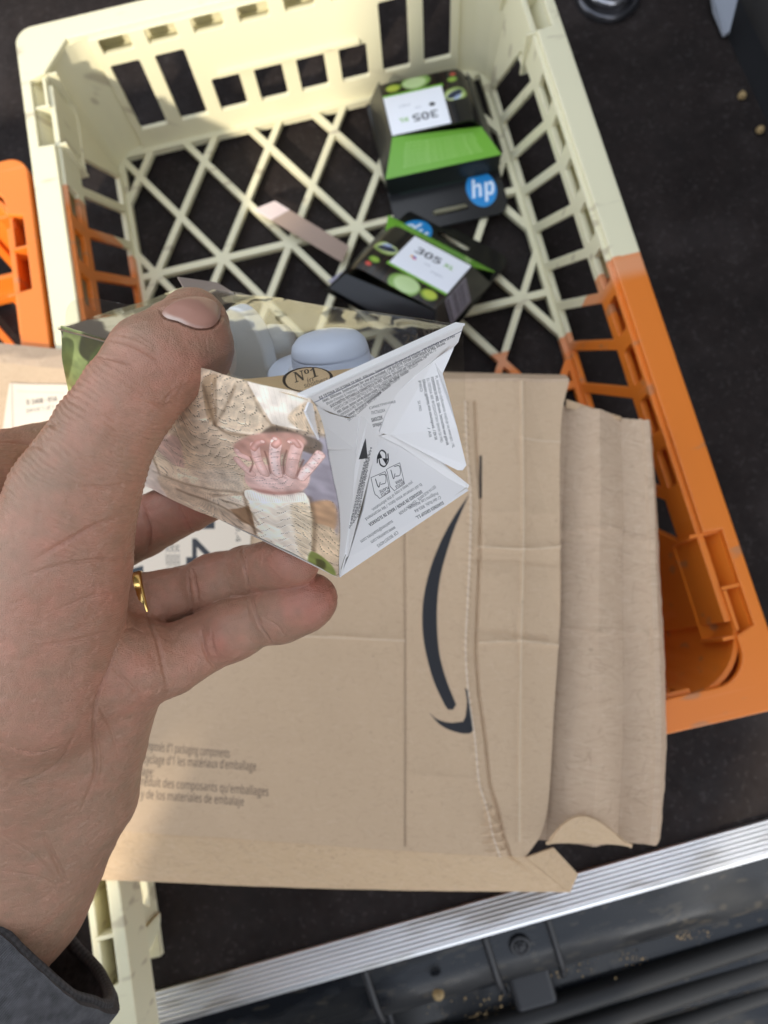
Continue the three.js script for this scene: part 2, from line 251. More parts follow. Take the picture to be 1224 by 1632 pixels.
  for (const [kx, z] of [[0, 0.158], [1, 0.158], [2, 0.158], [3, 0.158], [4, 0.158], [5, 0.158], [0, 0.258], [1, 0.258], [2, 0.258], [3, 0.258], [4, 0.258], [5, 0.258]]) bars.push(new THREE.CylinderGeometry(0.0062, 0.0062, 0.0052, 16).translate(x0 + 2 * dx * kx, 0.0096, z - 0.3));
  put('floor_lattice', bars);
  return G;
}
const crate = makeCrate('open plastic crate, cream far half and orange near half, holding the ink cartons');
crate.position.set(0.2, 0, 0.3);
const crate2 = crate.clone(); crate2.name = numbered('plastic_crate'); scene.add(crate2); crate2.rotation.y = Math.PI; crate2.position.set(-0.2035, 0, 0.413);
crate2.userData = { label: 'second plastic crate at the left picture edge, orange far half and cream near half', category: 'crate', group: 'two-coloured plastic crates' };
crate.userData.group = 'two-coloured plastic crates';

// ------------------------------------------------------------------ ink cartons on the crate floor
const apples = (x, w, h) => {
  x.fillStyle = '#17140f'; x.fillRect(0, 0, w, h);
  for (let i = 0; i < 26; i++) { x.strokeStyle = ['#2c2118', '#3a2a1c', '#0d0b09'][i % 3]; x.lineWidth = w * 0.012; x.beginPath(); x.moveTo(w * i / 26, 0); x.lineTo(w * (i / 26 - 0.02), h); x.stroke(); }
  const ap = (cx, cy, r, c1, c2) => { x.fillStyle = c2; x.beginPath(); x.ellipse(cx, cy, r, r * 0.92, 0.2, 0, 7); x.fill(); x.fillStyle = c1; x.beginPath(); x.ellipse(cx - r * 0.12, cy - r * 0.12, r * 0.8, r * 0.7, 0.2, 0, 7); x.fill(); };
  x.filter = `blur(${w * 0.008}px)`;
  ap(w * 0.40, h * 0.90, w * 0.17, '#b9cf94', '#7ea24f'); ap(w * 0.14, h * 0.86, w * 0.09, '#b5c24b', '#7f9a35'); ap(w * 0.86, h * 0.30, w * 0.10, '#a9c94f', '#6a8f30'); ap(w * 0.80, h * 0.78, w * 0.06, '#8fae45', '#5d7f2e');
  x.fillStyle = '#c94c3e'; x.beginPath(); x.arc(w * 0.82, h * 0.88, w * 0.035, 0, 7); x.fill();
  ap(w * 0.79, h * 0.50, w * 0.13, '#c9d49a', '#8ea657');
  x.fillStyle = '#1d2740'; x.beginPath(); x.ellipse(w * 0.78, h * 0.50, w * 0.10, h * 0.05, 0.5, 0, 7); x.fill();
  x.fillStyle = '#9fb0d8'; x.beginPath(); x.ellipse(w * 0.80, h * 0.44, w * 0.055, h * 0.025, 0.6, 0, 7); x.fill(); x.filter = 'none';
};
function inkTop(dots) {
  return canvasTex(512, 512, (x, w, h) => { // v up; drawn as seen with the print's apples at the top
    x.save(); x.translate(0, h); x.scale(1, -1); apples(x, w, h); x.restore();
    x.fillStyle = '#05060a'; x.fillRect(w * 0.70, h * 0.60, w * 0.26, h * 0.40);
    x.fillStyle = '#79b03d'; x.fillRect(w * 0.0, h * 0.26, w * 0.68, h * 0.06);
    x.fillStyle = '#eef0f6'; x.fillRect(w * 0.0, h * 0.30, w * 0.66, h * 0.68);
    x.save(); x.translate(w * 0.33, h * 0.64); x.rotate(Math.PI); x.textAlign = 'center'; x.textBaseline = 'middle';
    x.font = 'bold 92px sans-serif'; x.fillStyle = '#4e5056'; x.fillText('305', -38, -62); x.fillStyle = '#78b03d'; x.font = 'bold 50px sans-serif'; x.fillText('XL', 84, -58);
    dots.forEach(([c, dx, dy, r]) => { x.fillStyle = c; x.beginPath(); x.arc(-92 + dx, 26 + dy, r, 0, 7); x.fill(); });
    x.fillStyle = '#a9adb8'; x.font = '26px sans-serif'; x.fillText('ink', -10, 24); x.fillText('pages', 62, 62); x.restore();
  }, { clamp: true });
}
const hpLogo = (x, cx, cy, r, rot) => { x.save(); x.translate(cx, cy); x.rotate(rot); x.fillStyle = '#1f86c9'; x.beginPath(); x.arc(0, 0, r, 0, 7); x.fill(); x.fillStyle = '#dceafa'; x.font = `italic bold ${r * 1.35}px sans-serif`; x.textAlign = 'center'; x.textBaseline = 'middle'; x.fillText('hp', 0, -r * 0.05); x.restore(); };
const gloss = (o) => phys({ roughness: 0.32, clearcoat: 0.3, clearcoatRoughness: 0.15, specularIntensity: 0.7, ...o });
const cardBack = canvasTex(512, 512, (x, w, h) => { // the black back card with its hang tab; v = 0 at the tab end
  x.fillStyle = '#07080a'; x.fillRect(0, 0, w, h); x.fillStyle = '#16221c'; x.fillRect(w * 0.1, h * 0.62, w * 0.8, h * 0.1);
  x.textAlign = 'center'; x.font = 'bold 21px sans-serif'; x.fillStyle = '#7fb441'; x.fillText('305 XL', w * 0.5, h * 0.655); x.fillStyle = '#b9bfc6'; x.font = '22px sans-serif'; x.fillText('cartouche d\'encre  cartucho tinta', w * 0.5, h * 0.695);
  hpLogo(x, w * 0.80, h * 0.80, w * 0.13, 0);
}, { clamp: true });
const greenTex = canvasTex(512, 160, (x, w, h) => { x.fillStyle = '#74b138'; x.fillRect(0, 0, w, h); x.fillStyle = '#a8cf7e'; x.font = '15px sans-serif'; x.textAlign = 'center'; for (let i = 0; i < 7; i++) x.fillText('up to 2x more pages than the standard cartridge inside', w / 2, 38 + i * 15); }, { clamp: true });
const blackM = gloss({ color: lin(0.006, 0.006, 0.007) }), sideM = gloss({ color: lin(0.028, 0.028, 0.026), roughness: 0.45 });
// local: y up, the print's far edge at -z, hang tab towards +z; a = half width of the raised body's top
function makeCarton(label, dots) {
  const G = thing('ink_carton', label, 'ink carton', 'printer ink cartons on the crate floor');
  const t0 = [-0.036, -0.046], h = 0.034, w1 = 0.038, zf = 0.008, w2 = 0.05, z2 = 0.034, hb = 0.006; // top plate z from -0.046 to zf; the green bevel falls to z2
  const p = (x, y, z) => V(x, y, z), k = 0.006;
  add(G, 'printed_top', sheet((u, v) => { const x = lerp(-w1, w1, u), z = lerp(-0.048, zf, v); return p(x, h - 0.010 * Math.pow(Math.max(0, (x - 0.026) / 0.012), 2) - 0.004 * Math.pow(1 - v, 6), z); }, 18, 10, -0.001, (u, v) => [u, 1 - v]), gloss({ map: inkTop(dots) }));
  add(G, 'green_bevel', sheet(bil(p(-w1, h - 0.0002, zf), p(w1, h - 0.0102, zf), p(w2, hb + 0.012, z2), p(-w2, hb + 0.012, z2)), 2, 2, -0.001, (u, v) => [u, 1 - v]), gloss({ map: greenTex }));
  add(G, 'carton_side', sheet(bil(p(w1, h - 0.011, -0.048), p(w1, h - 0.011, zf - 0.0004), p(w2, hb, z2), p(w2 - 0.004, hb, -0.056)), 4, 4, -0.0008), sideM);
  add(G, 'carton_side', sheet(bil(p(-w1, h - 0.001, -0.048), p(-w1, h - 0.001, zf), p(-w2, hb, z2), p(-w2 + 0.004, hb, -0.056)), 4, 4, 0.0008), sideM);

  add(G, 'carton_end', sheet(bil(p(-w1, h - 0.0045, -0.0486), p(w1, h - 0.015, -0.0486), p(w2 - 0.004, hb, -0.0566), p(-w2 + 0.004, hb, -0.0566)), 3, 3, 0.0008), blackM);
  // dark front under the bevel, then the flat hang tab with its long slot
  add(G, 'dark_front', sheet(bil(p(-w2 + 0.0004, hb + 0.0112, z2 + 0.0003), p(w2 - 0.0004, hb + 0.0112, z2 + 0.0003), p(w2 - 0.002, 0.0022, z2 + 0.004), p(-w2 + 0.002, 0.0022, z2 + 0.004)), 2, 2, -0.0006), gloss({ color: lin(0.01, 0.014, 0.012) }));
  const s = new THREE.Shape(), W = 0.05, z0 = -0.057, z1 = 0.078; s.moveTo(-W, z0); s.lineTo(W, z0); s.lineTo(W - 0.001, z1 - 0.012); s.quadraticCurveTo(W - 0.003, z1, W - 0.012, z1); s.lineTo(-W + 0.012, z1); s.quadraticCurveTo(-W + 0.003, z1, -W + 0.001, z1 - 0.012); s.closePath();
  const hl = new THREE.Path(); hl.absarc(-0.012, z1 - 0.014, 0.0034, Math.PI / 2, 1.5 * Math.PI); hl.lineTo(0.012, z1 - 0.0174); hl.absarc(0.012, z1 - 0.014, 0.0034, -Math.PI / 2, Math.PI / 2); hl.closePath(); s.holes.push(hl);
  const g = new THREE.ExtrudeGeometry(s, { depth: 0.0012, bevelEnabled: false, curveSegments: 8 }).rotateX(Math.PI / 2).translate(0, 0.002, 0); setUV(g, (x, y, z) => [(x + W) / (2 * W), (z1 - z) / (z1 - z0) ]);
  add(G, 'back_card', g, gloss({ map: cardBack }));
  return G;
}
const carton1 = makeCarton('upright ink carton by the far right corner, black dot on its white label', [['#101014', 0, 0, 17]]);
carton1.position.set(0.308, 0.0125, 0.100); carton1.rotation.y = -0.02;
const carton2 = makeCarton('turned ink carton nearest the held box, coloured dots on its white label', [['#e9a23b', -9, -4, 10], ['#d7507a', 8, 5, 10], ['#4b6fc0', 4, -10, 9]]);
carton2.position.set(0.259, 0.0125, 0.238); carton2.rotation.set(0, THREE.MathUtils.degToRad(135), 0); carton2.rotateX(THREE.MathUtils.degToRad(22)); carton2.position.y += 0.027;

add(carton2, 'barcode', sheet((u, v) => V(lerp(-0.0395, -0.0482, v), lerp(0.0315, 0.0105, v), lerp(-0.036, -0.004, u) + 0.004 * v), 4, 4, -0.0004), std({ roughness: 0.6, map: canvasTex(256, 128, (x, w, h) => { x.fillStyle = '#9a97a4'; x.fillRect(0, 0, w, h); const R = rng(4); for (let i = 8; i < w - 8; i += 9 + R() * 14) { x.fillStyle = '#1d1c22'; x.fillRect(i, 6, 4 + R() * 7, h - 12); } }, { clamp: true }) }), 'pale barcode patch on the side');
// torn strip of paper lying on the lattice
{
  const a = onY(405, 325, 0.015), b = onY(450, 328, 0.015), tx = canvasTex(256, 64, (x, w, h) => { x.fillStyle = '#a58f80'; x.fillRect(0, 0, w, h); x.fillStyle = '#e4d2cc'; x.fillRect(0, 0, w * 0.2, h); x.fillStyle = '#cfb9b3'; for (let i = 0; i < 8; i++) x.fillRect(w * 0.02 + i * 6, h * 0.1, 2, h * 0.8); }, { clamp: true });
  const t = thing('cardboard_strip', 'thin torn brown and grey cardboard strip lying across the crate floor lattice', 'cardboard strip');
  const q = (px, py, y) => onY(px, py, y);
  add(t, 'brown_piece', sheet((u, v) => { const p = q(lerp(404, 545, u), lerp(334, 418, u), 0.017 + 0.006 * Math.sin(u * 3)).lerp(q(lerp(438, 556, u), lerp(320, 392, u), 0.017 + 0.006 * Math.sin(u * 3)), v); return p; }, 12, 2, 0.0006), std({ map: tx, roughness: 0.85 }));
  add(t, 'grey_piece', sheet((u, v) => q(lerp(522, 600, u), lerp(448, 492, u), 0.016).lerp(q(lerp(546, 640, u), lerp(432, 492, u), 0.016), v), 6, 2, 0.0006), std({ color: lin(0.36, 0.34, 0.42), roughness: 0.8 }));
}
// small stones and sand at the edge of the van
{
  const stone = (px, py, y, r, seed, label) => { const g = new THREE.IcosahedronGeometry(r, 3); warp(g, (v) => v.multiplyScalar(1 + 0.35 * fbm(v.x / r + seed, v.y / r, v.z / r, 3))); const m = add(scene, 'stone', g, std({ map: dataTex(32, 32, (u, v) => { const k = 0.8 + 0.4 * tfbm(u, v, 4, seed); return [0.36 * k, 0.25 * k, 0.11 * k]; }), roughness: 0.8 })); m.geometry = setUV(g, (x, y) => [x / r, y / r]); m.position.copy(onY(px, py, y)); return tag(m, label, 'stone', 'small stones'); };
  stone(698, 1585, -0.008, 0.004, 3, 'pale tan stone lying on the dark rear sill');
  stone(1183, 152, 0.003, 0.0034, 5, 'tan pebble by the right floor edge, farther of the two');
  stone(1211, 207, 0.003, 0.0036, 8, 'tan pebble by the right floor edge, nearer of the two');
  const R = rng(5), grains = new THREE.IcosahedronGeometry(0.0011, 0), n = 240, im = new THREE.InstancedMesh(grains, std({ color: lin(0.36, 0.25, 0.12), roughness: 0.9 }), n), M = new THREE.Matrix4();
  const spots = [[800, 1590, 60, 24], [850, 1565, 40, 12], [930, 1545, 60, 14], [1000, 1525, 40, 12], [1100, 1490, 40, 10], [770, 1620, 60, 16], [690, 1600, 90, 20]];
  for (let i = 0; i < n; i++) { const s = spots[i % spots.length], g = () => R() + R() + R() - 1.5, q = onY(s[0] + g() * s[2], s[1] + g() * s[3], -0.052); M.makeRotationFromEuler(new THREE.Euler(R() * 6, R() * 6, R() * 6)).scale(V(1, 1, 1).multiplyScalar(0.15 + R() * R() * R() * 1.5)).setPosition(q.x, q.y + 0.002 * R(), q.z); im.setMatrixAt(i, M); }
  im.name = 'sand'; scene.add(im); tag(im, 'loose tan sand grains in the gutter of the rear sill', 'sand', null, 'stuff');
}
// recessed tie-down ring of the van floor, strap end beside it
{
  const t = thing('tie_down_ring', 'shiny round metal tie-down cup set in the dark floor beyond the crate', 'tie-down ring');
  const q = onY(968, -4, 0); q.y = 0;
  add(t, 'cup', new THREE.LatheGeometry([[0.0, 0.0008], [0.012, 0.0012], [0.02, 0.003], [0.0255, 0.006], [0.028, 0.0062], [0.0295, 0.004], [0.03, 0]].map(([a, b]) => new THREE.Vector2(a, b)), 40).translate(q.x, 0.0006, q.z), std({ color: lin(0.10, 0.10, 0.11), metalness: 0.85, roughness: 0.3 }));
  add(t, 'ring', new THREE.TorusGeometry(0.018, 0.0032, 10, 40).rotateX(Math.PI / 2 - 0.1).translate(q.x, 0.0085, q.z), std({ color: lin(0.4, 0.4, 0.42), metalness: 0.95, roughness: 0.28 }));
  const b = thing('metal_bracket', 'pale grey pointed metal bracket end by the right wall of the van', 'bracket');
  add(b, 'bracket_plate', poly([onY(1132, -20, 0.012), onY(1138, 16, 0.012), onY(1154, 55, 0.006), onY(1163, 50, 0.006), onY(1180, -20, 0.012)], V(0, 1, 0), 0.003), std({ color: lin(0.30, 0.32, 0.36), roughness: 0.5 }));
}
// ------------------------------------------------------------------ opened cardboard mailer lying on the two crates
const MY = 0.134, MO = onY(838, 1365, MY), ME1 = V(-0.9655, 0, -0.2605), ME2 = V(-0.2605, 0, 0.9655).negate(), MW = 0.44, MH = 0.33;
ME2.set(0.2605, 0, -0.9655); // towards the far side
const mST = (p) => [p.clone().sub(MO).dot(ME1), p.clone().sub(MO).dot(ME2)]; // metres from the near right corner
const mUV = (p) => { const [s, t] = mST(p); return [(s + 0.04) / MW, (t + 0.02) / MH]; };
// polyline distance in panel metres
const segD = (x, y, a, b) => { const dx = b[0] - a[0], dy = b[1] - a[1], k = clamp(((x - a[0]) * dx + (y - a[1]) * dy) / (dx * dx + dy * dy)); return [Math.hypot(x - a[0] - k * dx, y - a[1] - k * dy), k]; };
const mLine = (pts, w, h, per = 0) => { const q = pts.map(([x, y]) => mST(onY(x, y, MY))); const bb = [Math.min(...q.map((p) => p[0])) - 4 * w, Math.max(...q.map((p) => p[0])) + 4 * w, Math.min(...q.map((p) => p[1])) - 4 * w, Math.max(...q.map((p) => p[1])) + 4 * w];
  return (x, y) => { if (x < bb[0] || x > bb[1] || y < bb[2] || y > bb[3]) return 0; let d = 1, L = 0, at = 0; for (let i = 0; i + 1 < q.length; i++) { const [e, k] = segD(x, y, q[i], q[i + 1]), l = Math.hypot(q[i + 1][0] - q[i][0], q[i + 1][1] - q[i][1]); if (e < d) { d = e; at = L + k * l; } L += l; } const e = Math.exp(-(d / w) * (d / w)); return h * e * (per ? 0.55 + 0.45 * Math.sin(at / per * 2 * Math.PI) : 1); }; };
const zip = [[741, 640], [744, 720], [750, 800], [748, 900], [745, 960], [742, 1040], [747, 1110], [757, 1180], [764, 1250], [775, 1285], [785, 1330], [798, 1368]];
const zipR = zip.map(([x, y]) => [x + 16, y]);
const creases = [
  mLine([[832, 608], [834, 870], [830, 1020], [827, 1340]], 0.0012, 0.0009), mLine([[641, 660], [645, 900], [646, 1100], [646, 1348]], 0.0010, -0.0006), mLine([[905, 700], [893, 1000]], 0.002, 0.0004),
  mLine([[480, 1012], [560, 1014], [646, 1020]], 0.0011, 0.0007), mLine([[762, 872], [830, 876], [893, 872]], 0.0012, 0.0009), mLine([[762, 893], [835, 896], [892, 900]], 0.0014, -0.0008), mLine([[765, 1024], [830, 1022], [892, 1028]], 0.0012, 0.0009),
  mLine([[765, 1004], [836, 1012], [870, 1016]], 0.0015, -0.0008), mLine([[650, 890], [750, 896]], 0.0016, 0.0004), mLine([[834, 700], [900, 706]], 0.0013, 0.0004), mLine([[765, 820], [820, 816], [900, 820]], 0.0018, 0.0005), mLine([[300, 1180], [420, 1186], [560, 1200]], 0.002, 0.0003), mLine([[660, 1235], [750, 1241]], 0.0011, 0.0004),
  mLine(zip, 0.0014, 0.0011, 0.0042), mLine(zip.map(([x, y]) => [x - 9, y]), 0.003, 0.0006, 0.013), mLine(zipR, 0.0009, -0.0012), mLine([[785, 1290], [778, 1300], [790, 1310]], 0.0012, 0.0014), mLine([[770, 1330], [800, 1326]], 0.0008, 0.0008), mLine([[772, 1344], [803, 1340]], 0.0008, 0.0008), mLine([[768, 1316], [796, 1312]], 0.0008, 0.0008), mLine([[776, 1357], [806, 1354]], 0.0008, 0.0008),
];
const H0 = (x, t) => { // panel height: it bulges up towards the open right end
  const k = smooth(0.16, -0.03, x); return MY - 0.006 + 0.008 * k - 0.004 * smooth(0.01, -0.06, x - 0.0) + 0.0024 * fbm(x * 13, t * 9, 2, 3) + 0.0008 * fbm(x * 40, t * 30, 5, 2) - 0.0022 * Math.exp(-Math.pow((x + 0.008) / 0.012, 2)) * k; };
const mH = (p) => { const [x, t] = mST(p); let h = H0(x, t); for (const c of creases) h += 2.1 * c(x, t); return h + 0.00014 * noise(x * 900, t * 160, 4) ; };
const spl = (pts) => { const c = new THREE.CatmullRomCurve3(pts.map(([x, y]) => V(x, y, 0)), false, 'centripetal'); return (v) => c.getPoint(v); };
const kraft = (x, w, h, seed, base = '#bfa587') => {
  const R = rng(seed); x.fillStyle = base; x.fillRect(0, 0, w, h);
  for (let i = 0; i < 26000; i++) { const a = R(), l = 4 + R() * 22, th = (R() - 0.5) * 1.2 + (R() < 0.2 ? 1.5 : 0); x.strokeStyle = a < 0.5 ? `rgba(120,98,76,${0.05 + 0.14 * R()})` : `rgba(222,203,178,${0.05 + 0.16 * R()})`; x.lineWidth = 0.7 + R() * 1.1; const px = R() * w, py = R() * h; x.beginPath(); x.moveTo(px, py); x.lineTo(px + Math.cos(th) * l, py + Math.sin(th) * l); x.stroke(); }
  for (let i = 0; i < 90; i++) { x.fillStyle = `rgba(${R() < 0.5 ? '96,78,60' : '205,186,160'},${0.10 + 0.2 * R()})`; x.beginPath(); x.arc(R() * w, R() * h, 1 + R() * 2.5, 0, 7); x.fill(); }
};
// canvas helpers that work in photograph pixels measured on a plane: M(px, py) -> canvas position
const pathM = (x, M, pts, close = true) => { x.beginPath(); pts.forEach(([a, b], i) => { const q = M(a, b); i ? x.lineTo(q[0], q[1]) : x.moveTo(q[0], q[1]); }); if (close) x.closePath(); };
const curve = (pts, close = true, n = 10) => { const c = new THREE.CatmullRomCurve3(pts.map(([a, b]) => V(a, b, 0)), close, 'centripetal'); return c.getPoints(pts.length * n).map((p) => [p.x, p.y]); };
const blob = (x, M, pts, fill) => { pathM(x, M, curve(pts)); x.fillStyle = fill; x.fill(); };
const line = (x, M, pts, w, col) => { pathM(x, M, pts.length > 2 ? curve(pts, false) : pts, false); x.lineWidth = w; x.strokeStyle = col; x.lineCap = 'round'; x.lineJoin = 'round'; x.stroke(); };
function textM(x, M, str, p0, p1, up, font, fill) { // baseline from p0 to p1; up = where the top of the letters over p0 lies
  const a = M(...p0), b = M(...p1), c = M(...up); x.save(); x.font = `${font.replace('#', '100px')}`; x.textBaseline = 'alphabetic'; x.textAlign = 'left'; const w = x.measureText(str).width;
  x.transform((b[0] - a[0]) / w, (b[1] - a[1]) / w, (a[0] - c[0]) / 72, (a[1] - c[1]) / 72, a[0], a[1]); x.fillStyle = fill; x.fillText(str, 0, 0); x.restore();
}
const smileTex = (() => {
  const W = 2048, Hh = 1536, M = (px, py) => { const [u, v] = mUV(onY(px, py, MY)); return [u * W, (1 - v) * Hh]; };
  return canvasTex(W, Hh, (x) => {
    kraft(x, W, Hh, 11);
    const ink = '#26272b';
    pathM(x, M, curve([[748, 788], [722, 826], [700, 868], [683, 915], [674, 962], [674, 1010], [681, 1050], [693, 1090], [709, 1124]], false).concat([[714, 1131], [722, 1131], [727, 1123]]).concat(curve([[727, 1123], [712, 1085], [701, 1045], [697, 1005], [697, 960], [702, 918], [712, 880], [726, 838], [748, 788]], false))); x.fillStyle = ink; x.fill();
    pathM(x, M, curve([[684, 1136], [696, 1146], [716, 1152], [738, 1150]], false).concat(curve([[742, 1142], [744, 1118], [741, 1096]], false)).concat(curve([[745, 1100], [748, 1122], [752, 1150], [752, 1166], [742, 1169], [718, 1164], [700, 1154], [684, 1136]], false))); x.fill();
    line(x, M, [[766, 728], [766, 792]], 7, '#3a342f');
    const tx = [["à composés d'1 packaging components", 210, 1192, 361, 1206], ["de recyclage d'1 les matériaux d'emballage", 196, 1213, 404, 1227], ["embalage:", 190, 1231, 238, 1237], ["on est réduit des composants qu'emballages", 180, 1248, 424, 1268], ["reciclaje y de los materiales de embalaje", 170, 1268, 384, 1284]];
    for (const [s, a, b, c, d] of tx) textM(x, M, s, [a, b + 4], [c, d + 4], [a + 1, b - 10], '# sans-serif', 'rgba(60,50,42,0.85)');
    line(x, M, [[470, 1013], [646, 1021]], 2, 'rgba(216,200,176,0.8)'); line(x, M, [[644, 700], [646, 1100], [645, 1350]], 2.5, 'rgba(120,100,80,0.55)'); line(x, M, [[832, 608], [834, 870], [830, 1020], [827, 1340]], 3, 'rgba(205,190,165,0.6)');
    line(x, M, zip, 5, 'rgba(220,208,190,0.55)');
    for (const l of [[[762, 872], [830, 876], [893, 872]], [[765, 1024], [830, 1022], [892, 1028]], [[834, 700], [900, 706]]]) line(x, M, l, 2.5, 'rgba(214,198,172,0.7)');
  }, { clamp: true });
})();
const flute = dataTex(512, 384, (u, v) => 0.5 + 0.22 * Math.sin(v * Math.PI * 2 * 110 + 0.6 * tfbm(u, v, 6, 41)) + 0.35 * tfbm(u, v, 90, 42, 2));
const cardM = std({ map: smileTex, roughness: 0.86, bumpMap: flute, bumpScale: 0.00006 });
const innerM = std({ map: canvasTex(1024, 1024, (x, w, h) => kraft(x, w, h, 23, '#c2a684')), roughness: 0.9, bumpMap: flute, bumpScale: 0.00006 });
const backM = std({ map: canvasTex(1024, 1024, (x, w, h) => kraft(x, w, h, 29, '#bca389')), roughness: 0.88, bumpMap: flute, bumpScale: 0.00006 });
{
  const G = thing('cardboard_mailer', 'flattened opened brown cardboard mailer with a black curved arrow, lying across both crates', 'cardboard box');
  const Rr = spl([[907, 608], [897, 650], [893, 700], [892, 850], [891, 1000], [882, 1150], [873, 1290], [862, 1332], [838, 1366]]), Ll = spl([[-190, 556], [-200, 900], [-190, 1300]]);
  const top = (v) => (u) => 0, at = (p) => { p.y = MY; p.y = mH(p); return p; };
  const f = (u, v) => { const r = Rr(v), l = Ll(v), bow = 4 * u * (1 - u) * lerp(0, 6, v) , s = Math.pow(u, 0.86); return at(onY(lerp(l.x, r.x, s), lerp(l.y, r.y, s) + (v > 0.5 ? bow : 0) + lerp(30 * Math.sin(Math.PI * s) * 0.55, 0, v), MY)); };
  add(G, 'front_panel', sheet(f, 360, 300, -0.002, (u, v, p) => mUV(p)), cardM);
  // side strip along the far edge, sloping down to the lower panel
  add(G, 'rear_side', sheet((u, v) => { const q = f(u, 0), d = lerp(18, 13, u); if (v === 0) return q; const w = q.clone(); const o = onY(0, 0, 0.1215); w.addScaledVector(ME2, 0.011 * v * lerp(1.5, 0.7, u)); w.y = lerp(q.y - 0.0005, 0.1215, v); return w; }, 60, 5, -0.002, (u, v) => [u * 1.1, v * 0.05]), backM, 'shaded brown strip along the far edge');
  // near flap: the brown inside of the box turned up to the light
  const nE = spl([[-200, 1392], [150, 1402], [480, 1415], [700, 1420], [906, 1422]]);
  add(G, 'near_flap', sheet((u, v) => { const r = f(u * 0.998, 1), e = nE(u), q = onY(e.x, e.y, 0.1235); const p = r.clone().lerp(q, v); p.y = lerp(r.y - 0.0006, 0.1235, v) + 0.0008 * fbm(u * 30, v * 3, 5) + 0.001 * Math.sin(v * Math.PI); return p; }, 120, 8, -0.002, (u, v) => [u * 1.2, v * 0.12]), innerM, 'sunlit plain tan flap along the near edge');
  // its folded right end
  const fe = f(0.998, 1), k1 = onY(880, 1350, 0.127), k2 = onY(919, 1392, 0.1215), k3 = onY(906, 1422, 0.1235);
  add(G, 'flap_end', sheet(bil(fe, k1, k2, k3), 6, 6, 0.0015, (u, v) => [u * 0.1, v * 0.1]), innerM);
  // lower panel sticking out on the right, folded like a fan
  const T = spl([[862, 640], [905, 646], [945, 656], [985, 664], [1022, 672], [1036, 676]]), B = spl([[820, 1336], [872, 1340], [930, 1342], [980, 1342], [1025, 1342], [1053, 1340]]), mid = [0, 0, 6, 8, 14, 22];
  const zig = [[0, -0.002], [0.2, -0.004], [0.43, 0.0065], [0.62, -0.003], [0.86, 0.006], [1, -0.006]], zz = (u) => { for (let i = 0; i + 1 < zig.length; i++) if (u <= zig[i + 1][0]) return lerp(zig[i][1], zig[i + 1][1], (u - zig[i][0]) / (zig[i + 1][0] - zig[i][0])); return 0; };
  const edgeX = spl([[1036, 676], [1046, 760], [1051, 870], [1058, 1040], [1061, 1240], [1053, 1340]]);
  const lp = (u, v) => { const a = T(u), b = B(u), e = edgeX(v), l = lerp(a.x, b.x, v), k = (e.x - lerp(1036, 1053, v)) * u; const y = lerp(a.y, b.y, v); const p = onY(l + k + (u > 0.995 ? 2 * fbm(v * 40, 1, 2) : 0), y + (v < 0.004 ? 3 * fbm(u * 20, 2, 1) : 0), 0.126); const cr = 0.0012 * Math.exp(-Math.pow((v - 0.28 - 0.01 * Math.sin(u * 9)) / 0.006, 2)) + 0.0011 * Math.exp(-Math.pow((v - 0.52 + 0.02 * u) / 0.006, 2)) + 0.0005 * Math.exp(-Math.pow((v - 0.19) / 0.005, 2)) - 0.0006 * Math.exp(-Math.pow((v - 0.31) / 0.006, 2)); p.y = 0.1265 + zz(u) * lerp(0.8, 1.15, v) + cr + 0.0022 * fbm(u * 2, v * 5, 3) + 0.0006 * fbm(u * 9, v * 22, 3); return p; };
  add(G, 'rear_panel', sheet(lp, 100, 160, 0.002, (u, v) => [u * 0.2, v * 0.7], 0.14), backM, 'fan-creased lower panel sticking out on the right');
  // torn tongue at the near end of the lower panel, and a small flap at its far end
  add(G, 'torn_tongue', sheet((u, v) => onY(lerp(870, 1008, u), lerp(1344, 1347, u) - 46 * Math.pow(Math.sin(Math.PI * Math.pow(u, 0.8)), 1.2) * (1 - v) - 3 * v, 0.1335 + 0.002 * (1 - v) + 0.002 * Math.sin(u * 3)), 24, 5, 0.0018, (u, v) => [u * 0.2, v * 0.1]), innerM);
  add(G, 'far_tongue', sheet((u, v) => onY(lerp(902, 990, u), lerp(lerp(636, 650, v), lerp(664, 668, v), u), 0.1275 - 0.002 * v), 10, 3, 0.0015, (u, v) => [u * 0.15, v * 0.1]), innerM);
  // shipping label stuck on the left part of the front panel
  const LW = 1024, LH = 768, lo = onY(8, 606, MY), lST = (p) => { const d = p.clone().sub(lo); return [-d.dot(ME1) / 0.19, -d.dot(ME2) / 0.145]; }, M = (px, py) => { const [u, v] = lST(onY(px, py, MY)); return [u * LW, v * LH]; };
  const lt = canvasTex(LW, LH, (x) => {
    x.fillStyle = '#dccdb8'; x.fillRect(0, 0, LW, LH);
    const R = rng(3); for (let i = 0; i < 3000; i++) { x.fillStyle = `rgba(255,245,230,${0.1 * R()})`; x.fillRect(R() * LW, R() * LH, 3, 3); }
    textM(x, M, 'D 2408 · 014', [34, 640], [84, 634], [33, 632], 'bold # sans-serif', '#3a3836'); textM(x, M, 'parcel 1 of 1', [34, 652], [80, 647], [33, 645], '# sans-serif', '#4a4744'); line(x, M, [[12, 608], [12, 930]], 5, 'rgba(150,135,118,0.6)'); line(x, M, [[20, 618], [95, 621]], 3, 'rgba(150,135,118,0.4)');
    textM(x, M, '14', [292, 800], [292, 912], [338, 800], 'bold # sans-serif', '#2c2c30'); textM(x, M, '1', [392, 858], [392, 908], [428, 858], 'bold # sans-serif', '#2c2c30');
    for (let i = 0; i < 3; i++) textM(x, M, 'Ref. 30287 44 / 216', [258 + i * 8, 866], [258 + i * 8 + 2, 930], [265 + i * 8, 866], '# sans-serif', '#4a4540');
